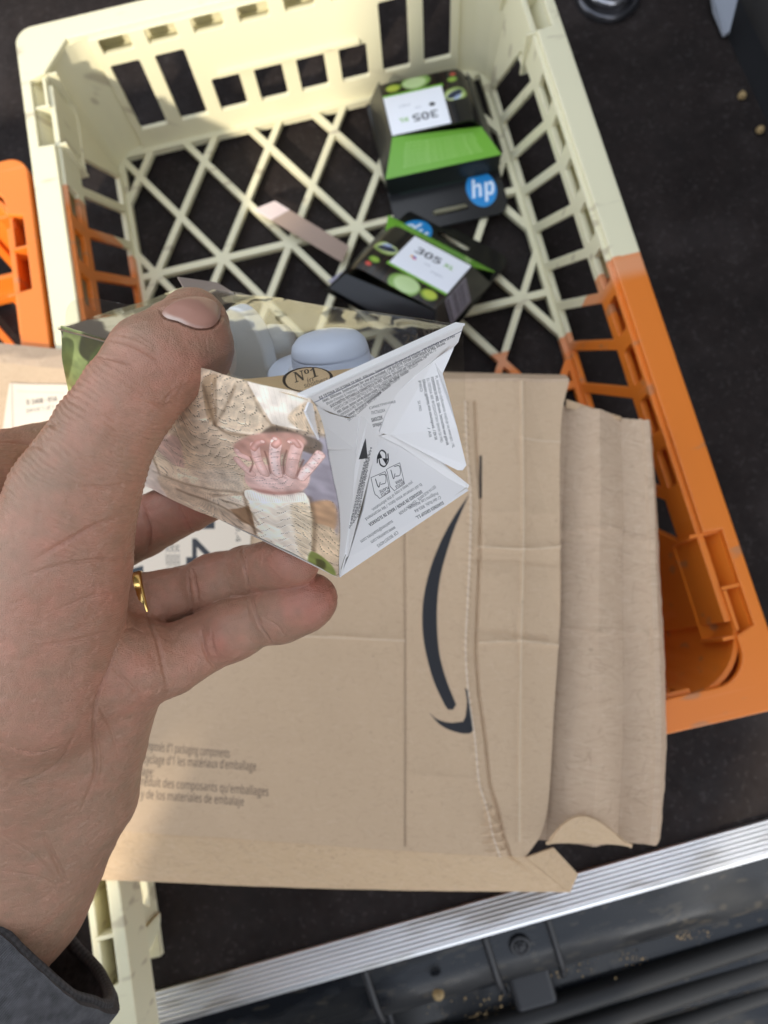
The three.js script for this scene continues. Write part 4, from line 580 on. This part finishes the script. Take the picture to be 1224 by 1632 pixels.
  add(G, 'far_tab', poly([P(283, 441, 0.252), P(346, 450, 0.259), P(372, 466, 0.255), P(345, 490, 0.24), P(300, 470, 0.245)], un(up_), 0.0005), std({ color: lin(0.30, 0.24, 0.20), roughness: 0.5 }));
}
// --- the two soothers inside
{
  const Bas = (o, s = 1) => new THREE.Matrix4().makeBasis(un(bu), up_.clone(), un(bu).cross(up_)).setPosition(o);
  const at = (px, py, d) => { const n = un(bu.clone().cross(bw)); return onPlane(px, py, BA.clone().addScaledVector(up_, -d), n); };
  const lathe = (p, n = 48) => new THREE.LatheGeometry(p.map(([a, b]) => new THREE.Vector2(a / 1000, b / 1000)), n);
  const bl = phys({ color: lin(0.76, 0.83, 0.98), roughness: 0.42, clearcoat: 0.15, clearcoatRoughness: 0.3 }), wh = phys({ color: lin(0.8, 0.84, 0.92), roughness: 0.5 });
  const t = thing('soother', 'light blue soother with a domed knob under the clear window', 'soother'), m = Bas(at(528, 575, 0.0125));
  const knob = lathe([[0, 8.6], [6, 8.3], [9.4, 7.2], [11, 5.4], [11.5, 3.6], [11.55, 3.0], [11.2, 2.8], [11.25, 2.4], [11.7, 2.2], [11.8, -0.2], [11.4, -0.8], [0, -0.8]]).applyMatrix4(m);
  add(t, 'knob', knob, bl); add(t, 'notch', new RoundedBoxGeometry(0.012, 0.005, 0.010, 3, 0.0012).translate(0.0085, 0.0010, -0.0062).applyMatrix4(m), bl);
  add(t, 'collar', lathe([[0, 0], [12.5, -0.6], [13.4, -1.6], [13.2, -2.8], [11, -3.4], [0, -3.4]]).applyMatrix4(m), wh);
  add(t, 'shield', warp(lathe([[0, -3.2], [16, -3.4], [20, -4.4], [21, -5.6], [20, -6.2], [0, -5.6]]), (v) => { v.x *= 0.86; v.z *= 1.1; v.y += 0.002 * Math.pow(v.z / 0.02, 2); }).applyMatrix4(m), bl);
  const w = thing('soother', 'milky white soother with a holed shield standing under the clear window beside the thumb', 'soother'), s = new THREE.Shape();
  s.absellipse(0, 0, 0.0095, 0.0125, 0, Math.PI); s.lineTo(-0.0095, -0.014); s.lineTo(0.0095, -0.014); s.closePath(); const h = new THREE.Path(); h.absarc(-0.0005, 0.0040, 0.0027, 0, 7); s.holes.push(h);
  const q = BA.clone(), mw = new THREE.Matrix4().makeBasis(un(bw).negate(), up_, un(bw).negate().cross(up_)).setPosition(at(402, 552, 0.0115)), milk = phys({ color: lin(0.80, 0.80, 0.76), roughness: 0.35, transmission: 0.12, thickness: 0 });
  add(w, 'shield', new THREE.ExtrudeGeometry(s, { depth: 0.0028, bevelEnabled: true, bevelSize: 0.0012, bevelThickness: 0.0012, bevelSegments: 3, curveSegments: 20 }).applyMatrix4(mw), milk);
  add(w, 'teat', lathe([[0, 0], [5, 0.2], [5.4, 4], [6.5, 9], [5, 14], [0, 15.5]]).rotateX(-Math.PI / 2).translate(0, -0.002, -0.0005).applyMatrix4(mw), milk);
}
// ------------------------------------------------------------------ the person's left hand, sleeve and ring
{
  const G = thing('person', 'bare left hand with a gold ring and dark grey sleeve, holding up the soother box', 'person');
  const C = (pts) => pts.map(([x, y, z, r]) => ({ p: P(x, y, z), r: r / 1000 }));
  const seg = (q, a, b) => { const ax = a.p.x, ay = a.p.y, az = a.p.z, dx = b.p.x - ax, dy = b.p.y - ay, dz = b.p.z - az, k = clamp(((q.x - ax) * dx + (q.y - ay) * dy + (q.z - az) * dz) / (dx * dx + dy * dy + dz * dz)); return Math.hypot(q.x - ax - k * dx, q.y - ay - k * dy, q.z - az - k * dz) - (a.r + (b.r - a.r) * k); };
  const smin = (a, b, k) => { const h = Math.max(k - Math.abs(a - b), 0) / k; return Math.min(a, b) - h * h * k * 0.25; };
  const chain = (c, k) => (q) => { let d = 1e3; for (let i = 0; i + 1 < c.length; i++) d = smin(d, seg(q, c[i], c[i + 1]), k); return d; };
  // joints: pixel x, pixel y, depth in metres, radius in millimetres
  const thumb = C([[52, 1085, 0.199, 23], [88, 900, 0.189, 19.5], [119, 793, 0.184, 16.1], [166, 694, 0.181, 12.7], [207, 634, 0.181, 12.1], [250, 579, 0.184, 12.9], [284, 549, 0.189, 11.4], [307, 517, 0.195, 9.7]]);
  const index = C([[-60, 790, 0.214, 13], [10, 738, 0.236, 11.0], [110, 708, 0.254, 9.8], [215, 680, 0.276, 8]]);
  const middle = C([[60, 915, 0.232, 13], [150, 876, 0.238, 10.8], [226, 841, 0.238, 10.0], [300, 805, 0.231, 8.8], [368, 776, 0.224, 7.2]]);
  const ring = C([[140, 985, 0.214, 12.5], [220, 962, 0.222, 9.4], [302, 941, 0.226, 8.3], [392, 911, 0.219, 7.9], [468, 893, 0.2035, 7.6]]);
  const pinky = C([[195, 1058, 0.206, 13.0], [266, 1054, 0.213, 10.6], [337, 1019, 0.219, 9.2], [414, 986, 0.2165, 8.1], [496, 955, 0.2085, 7.7]]);
  const palm = [C([[10, 1420, 0.241, 24], [-30, 790, 0.222, 13]]), C([[15, 1410, 0.241, 22], [55, 920, 0.232, 14]]), C([[30, 1400, 0.241, 20], [130, 985, 0.224, 13.5]]),
    C([[62, 1350, 0.236, 22], [122, 1262, 0.229, 19], [142, 1180, 0.221, 17.2], [196, 1062, 0.208, 13.2]]), C([[150, 950, 0.226, 13], [186, 1030, 0.217, 13]]), C([[-118, 1660, 0.262, 29], [-54, 1530, 0.251, 26.5], [10, 1425, 0.241, 24.5], [45, 1300, 0.228, 22], [52, 1085, 0.203, 22]])].map((c) => chain(c, 0.002));
  const fT = chain(thumb, 0.0012), fI = chain(index, 0.001), fM = chain(middle, 0.001), fR = chain(ring, 0.001), fP = chain(pinky, 0.001);
  const extra = [];                       // pads: soft spheres that swell the finger tips and the heel of the thumb
  const pad = (x, y, z, r) => extra.push({ p: P(x, y, z), r: r / 1000 });
  pad(312, 556, 0.188, 8.9); pad(478, 968, 0.2095, 7.9); pad(448, 982, 0.2125, 8.0); pad(368, 1004, 0.2155, 8.7); pad(340, 925, 0.2225, 7.9);
  const body = (q) => { let d = 1e3; for (const f of palm) d = smin(d, f(q), 0.009); return d; };
  const sdf = (q) => {
    let a = smin(fM(q), fI(q), 0.002), b = fR(q), c = fP(q); for (let i = 1; i < 4; i++) c = smin(c, Math.hypot(q.x - extra[i].p.x, q.y - extra[i].p.y, q.z - extra[i].p.z) - extra[i].r, 0.004);
    b = smin(b, Math.hypot(q.x - extra[4].p.x, q.y - extra[4].p.y, q.z - extra[4].p.z) - extra[4].r, 0.004);
    let t = smin(fT(q), Math.hypot(q.x - extra[0].p.x, q.y - extra[0].p.y, q.z - extra[0].p.z) - extra[0].r, 0.008);
    const f = smin(smin(a, b, 0.0006), c, 0.0006), h = smin(body(q), f, 0.0045);
    return smin(h, t, 0.0035);
  };
  const grad = (q, e = 4e-4) => { const f = (x, y, z) => sdf({ x: q.x + x, y: q.y + y, z: q.z + z }); return V(f(e, 0, 0) - f(-e, 0, 0), f(0, e, 0) - f(0, -e, 0), f(0, 0, e) - f(0, 0, -e)).normalize(); };
  // where the ray of a pixel first meets the skin
  const hit = (px, py) => { const d = ray(px, py), L = d.length(); let z = 0.12; for (let i = 0; i < 90; i++) { const s = sdf(CAM.clone().addScaledVector(d, z)); if (s < 2e-5) return CAM.clone().addScaledVector(d, z); z += Math.max(s, 2e-5) / L * 0.9; if (z > 0.33) return null; } return null; };
  // creases: lines on the skin, with depth (mm) and width (mm)
  const creases = []; const crease = (dep, wid, ...pts) => { const q = curve(pts, false, 6).map(([x, y]) => hit(x, y)).filter(Boolean); for (let i = 0; i + 1 < q.length; i++) if (q[i].distanceTo(q[i + 1]) < 0.008) creases.push({ a: q[i], b: q[i + 1], d: dep / 1000 * Math.pow(Math.sin(Math.PI * clamp((i + 0.5) / (q.length - 1), 0.04, 0.96)), 0.6), w: 0.62 * wid / 1000, c: dep }); };
  crease(0.5, 0.55, [172, 541], [200, 546], [228, 559], [256, 575]); crease(0.5, 0.5, [152, 566], [185, 573], [215, 581]); crease(0.25, 0.4, [216, 530], [232, 540], [246, 549]); crease(0.3, 0.5, [186, 532], [214, 538], [240, 552]);
  crease(0.35, 0.8, [284, 640], [262, 646], [240, 640]); crease(0.25, 0.5, [282, 618], [268, 632], [258, 650]); crease(0.2, 0.4, [292, 610], [281, 634]);
  crease(0.5, 0.8, [200, 822], [150, 838], [100, 866], [58, 890]); crease(0.4, 0.7, [205, 890], [150, 893], [90, 902], [40, 918]); crease(0.3, 0.6, [205, 770], [160, 776], [110, 772]); crease(0.25, 0.5, [208, 940], [150, 950], [70, 980]); crease(0.35, 0.9, [190, 1000], [130, 1020], [60, 1030]);
  crease(0.6, 0.8, [196, 1000], [176, 1060], [156, 1110], [150, 1160], [152, 1230], [130, 1290]); crease(0.35, 0.6, [178, 1062], [205, 1090], [238, 1120]); crease(0.3, 0.6, [154, 1120], [176, 1160], [190, 1210]); crease(0.25, 0.6, [150, 1150], [162, 1200], [160, 1250]); crease(0.25, 0.5, [190, 1010], [210, 1000], [232, 1010]);
  crease(0.5, 0.9, [70, 1330], [81, 1358], [95, 1385], [106, 1412]); crease(0.3, 0.7, [20, 1390], [60, 1398], [100, 1418]); crease(0.4, 0.8, [30, 1250], [90, 1220], [120, 1170]); crease(0.35, 0.9, [0, 1330], [60, 1370], [104, 1424]); crease(0.3, 0.8, [-10, 1180], [50, 1200], [100, 1190]);
  crease(0.7, 0.7, [321, 1006], [325, 1030], [334, 1052], [350, 1070]); crease(0.4, 0.6, [338, 1004], [338, 1024], [343, 1042]); crease(0.75, 0.7, [402, 950], [405, 972], [415, 1000], [432, 1023]); crease(0.3, 0.5, [392, 956], [396, 985]); crease(0.3, 0.5, [420, 985], [442, 998], [452, 1012]); crease(0.25, 0.4, [360, 1000], [372, 1030]);
  crease(0.7, 0.7, [306, 908], [311, 930], [318, 968]); crease(0.45, 0.6, [299, 910], [302, 940], [307, 972]); crease(0.75, 0.7, [385, 876], [389, 905], [398, 948]); crease(0.4, 0.5, [391, 880], [395, 910]);
  crease(0.9, 0.9, [226, 806], [234, 828], [240, 850], [236, 880]); crease(0.5, 0.7, [287, 806], [294, 826], [306, 845], [320, 850]); crease(0.6, 0.9, [60, 664], [76, 674], [92, 680]); crease(0.5, 0.9, [0, 705], [40, 706], [76, 716]); crease(0.5, 0.9, [232, 930], [238, 985], [254, 1030], [268, 1106]);
  crease(1.0, 0.9, [256, 492], [264, 504], [283, 510], [302, 518], [322, 522], [342, 518], [353, 504], [355, 488]);
  // ---- surface nets on a sparse grid
  const all = [thumb, index, middle, ring, pinky].flat().concat(C([[-118, 1660, 0.262, 29], [62, 1350, 0.236, 22]])), lo = V(9, 9, 9), hi = V(-9, -9, -9);
  for (const j of all) { lo.min(j.p.clone().subScalar(j.r + 0.008)); hi.max(j.p.clone().addScalar(j.r + 0.008)); }
  const h = 0.0009, B = 8, n = [0, 1, 2].map((k) => Math.ceil((hi.getComponent(k) - lo.getComponent(k)) / h / B) * B + 1), [nx, ny, nz] = n, fld = new Float32Array(nx * ny * nz), id = (i, j, k) => (k * ny + j) * nx + i, q = { x: 0, y: 0, z: 0 }, act = [];
  for (let bk = 0; bk < nz; bk += B) for (let bj = 0; bj < ny; bj += B) for (let bi = 0; bi < nx; bi += B) {
    q.x = lo.x + (bi + B / 2) * h; q.y = lo.y + (bj + B / 2) * h; q.z = lo.z + (bk + B / 2) * h; const c = sdf(q), near = Math.abs(c) < B * h * 1.05; if (near) act.push([bi, bj, bk]);
    for (let k = bk; k < Math.min(nz, bk + B); k++) for (let j = bj; j < Math.min(ny, bj + B); j++) for (let i = bi; i < Math.min(nx, bi + B); i++) { if (near) { q.x = lo.x + i * h; q.y = lo.y + j * h; q.z = lo.z + k * h; fld[id(i, j, k)] = sdf(q); } else fld[id(i, j, k)] = c; }
  }
  const vid = new Map(), pos = [], idx = [], edges = [[0, 1], [0, 2], [0, 4], [1, 3], [1, 5], [2, 3], [2, 6], [3, 7], [4, 5], [4, 6], [5, 7], [6, 7]];
  const cell = (i, j, k) => { const key = id(i, j, k); let v = vid.get(key); if (v !== undefined) return v; const s = []; for (let c = 0; c < 8; c++) s.push(fld[id(i + (c & 1), j + ((c >> 1) & 1), k + (c >> 2))]); let x = 0, y = 0, z = 0, m = 0; for (const [a, b] of edges) if ((s[a] < 0) !== (s[b] < 0)) { const t = s[a] / (s[a] - s[b]); x += (a & 1) + t * ((b & 1) - (a & 1)); y += ((a >> 1) & 1) + t * (((b >> 1) & 1) - ((a >> 1) & 1)); z += (a >> 2) + t * ((b >> 2) - (a >> 2)); m++; } v = pos.length / 3; pos.push(lo.x + (i + x / m) * h, lo.y + (j + y / m) * h, lo.z + (k + z / m) * h); vid.set(key, v); return v; };
  for (const [bi, bj, bk] of act) for (let k = Math.max(1, bk); k < Math.min(nz - 1, bk + B); k++) for (let j = Math.max(1, bj); j < Math.min(ny - 1, bj + B); j++) for (let i = Math.max(1, bi); i < Math.min(nx - 1, bi + B); i++) {
    const a = fld[id(i, j, k)] < 0;
    if (a !== fld[id(i + 1, j, k)] < 0) { const p = [cell(i, j - 1, k - 1), cell(i, j, k - 1), cell(i, j, k), cell(i, j - 1, k)]; a ? idx.push(p[0], p[1], p[2], p[0], p[2], p[3]) : idx.push(p[0], p[2], p[1], p[0], p[3], p[2]); }
    if (a !== fld[id(i, j + 1, k)] < 0) { const p = [cell(i - 1, j, k - 1), cell(i - 1, j, k), cell(i, j, k), cell(i, j, k - 1)]; a ? idx.push(p[0], p[1], p[2], p[0], p[2], p[3]) : idx.push(p[0], p[2], p[1], p[0], p[3], p[2]); }
    if (a !== fld[id(i, j, k + 1)] < 0) { const p = [cell(i - 1, j - 1, k), cell(i, j - 1, k), cell(i, j, k), cell(i - 1, j, k)]; a ? idx.push(p[0], p[1], p[2], p[0], p[2], p[3]) : idx.push(p[0], p[2], p[1], p[0], p[3], p[2]); }
  }
  // ---- one subdivision, so that the fine creases have triangles to live on
  { const em = new Map(), n0 = pos.length / 3, mid = (a, b) => { const k = a < b ? a * n0 + b : b * n0 + a; let v = em.get(k); if (v === undefined) { v = pos.length / 3; pos.push((pos[3 * a] + pos[3 * b]) / 2, (pos[3 * a + 1] + pos[3 * b + 1]) / 2, (pos[3 * a + 2] + pos[3 * b + 2]) / 2); em.set(k, v); } return v; };
    const old = idx.slice(); idx.length = 0; for (let i = 0; i < old.length; i += 3) { const [a, b, c] = [old[i], old[i + 1], old[i + 2]], d = mid(a, b), e = mid(b, c), f = mid(c, a); idx.push(a, d, f, d, b, e, f, e, c, d, e, f); } }
  // ---- skin relief and colour
  const tips = [[322, 520, 0.016, 0.6], [510, 950, 0.018, 1.5], [470, 893, 0.018, 1.4], [300, 820, 0.02, 1.3], [300, 600, 0.02, 0.7], [190, 930, 0.03, 0.5], [180, 1100, 0.03, 0.3], [20, 720, 0.02, 0.8], [240, 800, 0.02, 1.3], [350, 1030, 0.012, 0.8]].map(([x, y, r, w]) => [hit(x, y), r, w]).filter((a) => a[0]);
  const tAx = thumb[5].p.clone().sub(thumb[1].p).normalize(), tO = thumb[1].p, cl = [], N = pos.length / 3, g3 = new THREE.Vector3();
  for (let i = 0; i < N; i++) {
    g3.set(pos[3 * i], pos[3 * i + 1], pos[3 * i + 2]); let nr = grad(g3); g3.addScaledVector(nr, -sdf(g3)); const x = g3.x, y = g3.y, z = g3.z;
    let d = 0.00032 * fbm(x * 130, y * 130, z * 130, 3) + 0.00008 * noise(x * 900, y * 900, z * 900), cr = 0; const w1 = 0.004 * noise(x * 150, y * 150, z * 150 + 3), rA = Math.pow(1 - Math.abs(noise((x + w1) * 70, (y + w1) * 110, (z - w1) * 90)), 14), rB = Math.pow(1 - Math.abs(noise((x - w1) * 190 + 5, (y + w1) * 190, (z + w1) * 260)), 10), rC = Math.pow(1 - Math.abs(noise(x * 420, y * 420 + 9, z * 420)), 6); d -= 0.00013 * rA + 0.00012 * rB + 0.00006 * rC;
    for (const c of creases) { if (Math.abs(c.a.x - x) > 0.02 || Math.abs(c.a.z - z) > 0.02) continue; const dx = c.b.x - c.a.x, dy = c.b.y - c.a.y, dz = c.b.z - c.a.z, k = clamp(((x - c.a.x) * dx + (y - c.a.y) * dy + (z - c.a.z) * dz) / (dx * dx + dy * dy + dz * dz)), e = Math.hypot(x - c.a.x - k * dx, y - c.a.y - k * dy, z - c.a.z - k * dz) / c.w; if (e < 4) { const s = -1.25 * c.d * Math.exp(-e * e) + 0.05 * c.d * Math.exp(-(e - 2.2) * (e - 2.2)); if (Math.abs(s) > Math.abs(cr)) cr = s; } }
    // fine wrinkles that run across the back of the thumb
    const tt = (x - tO.x) * tAx.x + (y - tO.y) * tAx.y + (z - tO.z) * tAx.z, fw = smooth(0.004, 0.014, tt) * smooth(0.062, 0.05, tt) * (fT(g3) < 0.002 ? 1 : 0);
    if (fw > 0) { const wv = tt * 4200 + 6 * fbm(x * 90, y * 90, z * 90, 3) + 3.0 * noise(x * 210, y * 210, z * 210); d += fw * 0.0002 * (Math.sin(wv) * (0.5 + 0.5 * noise(x * 160, y * 160, z * 160 + 4))); }
    g3.addScaledVector(nr, d + cr); pos[3 * i] = g3.x; pos[3 * i + 1] = g3.y; pos[3 * i + 2] = g3.z;
    let red = 0; for (const [p, r, w] of tips) red = Math.max(red, w * Math.exp(-p.distanceToSquared(g3) / r / r * 2.2));
    const n1 = fbm(x * 60, y * 60, z * 60 + 8, 3), n2 = fbm(x * 320, y * 320, z * 320, 2), rd = 0.5 * red + 0.32 * n1 + 0.3 * n2 - 0.15, k = 1 + 0.12 * n1 + 0.14 * n2 + 0.10 * noise(x * 700, y * 700, z * 700) * 0.5;
    cl.push((0.39 + 0.05 * rd) * k, (0.202 - 0.062 * rd) * k, (0.132 - 0.034 * rd) * k);
  }
  const g = new THREE.BufferGeometry(); g.setAttribute('position', new THREE.Float32BufferAttribute(pos, 3)); g.setAttribute('color', new THREE.Float32BufferAttribute(cl, 3)); g.setIndex(idx); g.computeVertexNormals(); setUV(g, (x, y, z) => [x / 0.012 + 0.3 * y / 0.012, z / 0.012 - 0.3 * y / 0.012]);
  const pores = dataTex(256, 256, (u, v) => { let m = 9, m2 = 9; const K = 22, X = Math.floor(u * K), Y = Math.floor(v * K); for (let a = -1; a <= 1; a++) for (let b = -1; b <= 1; b++) { const i = ((X + a) % K + K) % K, j = ((Y + b) % K + K) % K, dx = X + a + hash3(i, j, 1) - u * K, dy = Y + b + hash3(i, j, 2) - v * K, d = Math.hypot(dx, dy); if (d < m) { m2 = m; m = d; } else if (d < m2) m2 = d; } return smooth(0, 0.35, m2 - m) * 0.7 + 0.3 * tfbm(u, v, 32, 6, 2); });
  add(G, 'hand', g, phys({ vertexColors: true, roughness: 0.40, specularIntensity: 1, bumpMap: pores, bumpScale: 0.00012, sheen: 0.25, sheenRoughness: 0.6, sheenColor: lin(0.5, 0.35, 0.3) }), 'bare left hand seen from the thumb side');
  // ---- thumbnail: a thin plate laid over the skin
  {
    const c0 = curve([[258, 494], [266, 502], [283, 507], [302, 515], [322, 519], [340, 515], [350, 503], [352, 488], [344, 476], [326, 469], [304, 468], [284, 473], [268, 482]], true, 4), cx = 306, cy = 491, m = 12, p = [], ix = [], uv = [], cols = [];
    for (let r = 0; r <= m; r++) c0.forEach(([x, y], i) => { const k = r / m, px = cx + (x - cx) * k, py = cy + (y - cy) * k, s = [1, 0.95, 0.9, 0.85, 0.8, 0.7, 0.6].reduce((o, f) => o ?? hit(cx + (px - cx) * f, cy + 4 + (py - cy) * f), null); const nn = grad(s); const q = s.addScaledVector(nn, 0.00055 * (1 - Math.pow(k, 10)) - 0.00015); p.push(q.x, q.y, q.z); uv.push(px / 100, py / 100); const lu = smooth(0.75, 0.95, k) * smooth(316, 278, px) * smooth(488, 505, py) , fr = smooth(0.9, 0.98, k) * smooth(485, 470, py); cols.push(lerp(0.45, 0.60, Math.max(lu, fr)), lerp(0.235, 0.46, Math.max(lu, fr)), lerp(0.175, 0.38, Math.max(lu, fr))); });
    const w = c0.length; for (let r = 0; r < m; r++) for (let i = 0; i < w; i++) { const a = r * w + i, b = r * w + (i + 1) % w; ix.push(a, b, b + w, a, b + w, a + w); }
    const ng = new THREE.BufferGeometry(); ng.setAttribute('position', new THREE.Float32BufferAttribute(p, 3)); ng.setAttribute('color', new THREE.Float32BufferAttribute(cols, 3)); ng.setAttribute('uv', new THREE.Float32BufferAttribute(uv, 2)); ng.setIndex(ix); ng.computeVertexNormals();
    add(G, 'thumbnail', ng, phys({ vertexColors: true, roughness: 0.33, clearcoat: 0.3, clearcoatRoughness: 0.25 }), 'clean short thumbnail');
  }
  // ---- ring on the ring finger
  { const a = ring[1].p.clone().lerp(ring[2].p, 0.12), dir = ring[2].p.clone().sub(ring[1].p).normalize(), rg = new THREE.CylinderGeometry(0.0102, 0.0102, 0.0042, 48, 1, true), R = []; const pr = [[9.2, -1.5], [9.7, -1.4], [10.0, -0.7], [10.0, 0.7], [9.7, 1.4], [9.2, 1.5]]; const lg = new THREE.LatheGeometry([...pr, pr[0]].map(([x, y]) => new THREE.Vector2(x / 1000, y / 1000)), 48); lg.applyQuaternion(new THREE.Quaternion().setFromUnitVectors(V(0, 1, 0), dir)).translate(a.x, a.y, a.z); add(G, 'finger_ring', lg, std({ color: lin(0.85, 0.58, 0.20), metalness: 1, roughness: 0.18 }), 'plain gold ring'); }
  // ---- sleeve cuff
  {
    const nl = P(30, 1514, 0.212), fl = P(80, 1456, 0.278), c = nl.clone().add(fl).multiplyScalar(0.5), b = fl.clone().sub(nl).multiplyScalar(0.5), a = P(181, 1597, 0.246).sub(c), ax = a.clone().cross(b).normalize(); if (ax.dot(DOWN) < 0) ax.negate();
    const fab = dataTex(512, 512, (u, v) => { const kx = Math.sin(u * Math.PI * 2 * 110 + 1.4 * Math.abs(Math.sin(v * Math.PI * 2 * 80))), n = tfbm(u, v, 30, 51), k = 1 + 0.25 * kx + 0.6 * n; return [0.072 * k, 0.071 * k, 0.075 * k]; }), fb = dataTex(512, 512, (u, v) => 0.5 + 0.3 * Math.sin(u * Math.PI * 2 * 110 + 1.4 * Math.abs(Math.sin(v * Math.PI * 2 * 80))) + 0.4 * tfbm(u, v, 60, 52));
    const fm = phys({ map: fab, bumpMap: fb, bumpScale: 0.0004, roughness: 0.95, sheen: 0.6, sheenRoughness: 0.7, sheenColor: lin(0.12, 0.12, 0.15) });
    const ringAt = (t, s, th) => { const wob = 1 + 0.05 * Math.sin(3 * t + 1) * smooth(0, 0.3, s) + 0.05 * fbm(Math.cos(t) * 2, Math.sin(t) * 2, s * 5, 3), k = wob * (1 + 0.12 * s) - th; return c.clone().addScaledVector(a, Math.cos(t) * k).addScaledVector(b, Math.sin(t) * k).addScaledVector(ax, s * 0.16 + 0.0012 * fbm(t * 3, s * 3, 7)); };
    const sl = sheet((u, v) => ringAt(u * 2 * Math.PI, v, 0), 160, 70, 0.0032, (u, v) => [u * 4, v * 2.6]);
    add(G, 'sleeve', sl, fm, 'dark grey knitted sleeve cuff');
    const R = rng(12), fz = []; for (let i = 0; i < 420; i++) { const t = R() * 6.283, s = R() * 0.03, q = ringAt(t, s, 0.02 + 0.03 * R()), d = V(R() - 0.5, R() - 0.5, R() - 0.5).multiplyScalar(0.0022), e = q.clone().add(d).addScaledVector(ax, -0.0012 * R()); fz.push(beam(q, e, 0.00006, 0.00006)); }
    const fg = add(G, 'fuzz', fz, fm); fg.userData.kind = 'stuff'; fg.userData.label = 'fine loose fibres along the cuff edge';
    // the rest of the arm and the person standing behind the camera (they shade the hand)
    const end = c.clone().addScaledVector(ax, 0.155), elbow = V(-0.36, 0.465, 0.92), sh = V(-0.39, 0.84, 1.0);
    add(G, 'jacket', merge([boxUV(tube([end, end.clone().lerp(elbow, 0.5), elbow, elbow.clone().lerp(sh, 0.5).add(V(-0.02, 0, 0.0)), sh], 0.07, 40, 20), 0.1),
      boxUV(tube([V(0.10, 0.83, 1.0), V(0.24, 0.66, 0.98), V(0.33, 0.47, 0.93), V(0.27, 0.50, 0.80), V(0.215, 0.535, 0.70)], 0.056, 40, 20), 0.1),
      boxUV(warp(new THREE.LatheGeometry([[0.01, 0.98], [0.06, 0.975], [0.075, 0.95], [0.15, 0.93], [0.22, 0.89], [0.25, 0.80], [0.235, 0.64], [0.21, 0.45], [0.195, 0.3], [0.2, 0.1], [0.195, 0.06], [0.0, 0.06]].map(([x, y]) => new THREE.Vector2(x, y)), 40), (v) => { v.z = v.z * 0.55 + 1.03; v.x -= 0.11; }), 0.1)]), fm, 'dark grey jacket');
    add(G, 'head', warp(new THREE.SphereGeometry(0.1, 32, 24), (v) => { v.x = v.x * 0.78 - 0.09; v.y = v.y * 1.2 + 1.09; v.z = v.z * 0.95 + 1.0; }), phys({ color: lin(0.34, 0.19, 0.135), roughness: 0.5 }));
    add(G, 'trousers', [-0.19, 0.01].map((x) => new THREE.CylinderGeometry(0.098, 0.07, 0.66, 20).translate(x, -0.27, 1.06)), std({ color: lin(0.03, 0.035, 0.05), roughness: 0.9 }));
    add(G, 'cuff_hem', tube([...Array(48)].map((_, i) => ringAt(i / 48 * 2 * Math.PI, 0.004, 0.035)), 0.0021, 160, 8, true), fm);
  }
}
// the phone that takes the picture, held just behind the lens
{
  const t = thing('phone', 'dark phone held above the crates, taking the picture', 'phone'), m = new THREE.Matrix4().makeBasis(RIGHT, DOWN.clone().negate(), FWD.clone().negate()).setPosition(CAM.clone().addScaledVector(FWD, -0.009).addScaledVector(DOWN, 0.052).addScaledVector(RIGHT, 0.018));
  add(t, 'phone_body', new RoundedBoxGeometry(0.074, 0.152, 0.008, 4, 0.0038).applyMatrix4(m), std({ color: lin(0.03, 0.03, 0.035), roughness: 0.35 }));
  add(t, 'screen', new RoundedBoxGeometry(0.068, 0.146, 0.0012, 3, 0.0005).translate(0, 0, 0.0045).applyMatrix4(m), std({ color: lin(0.01, 0.01, 0.012), roughness: 0.1 }));
}
renderer.render(scene, camera);
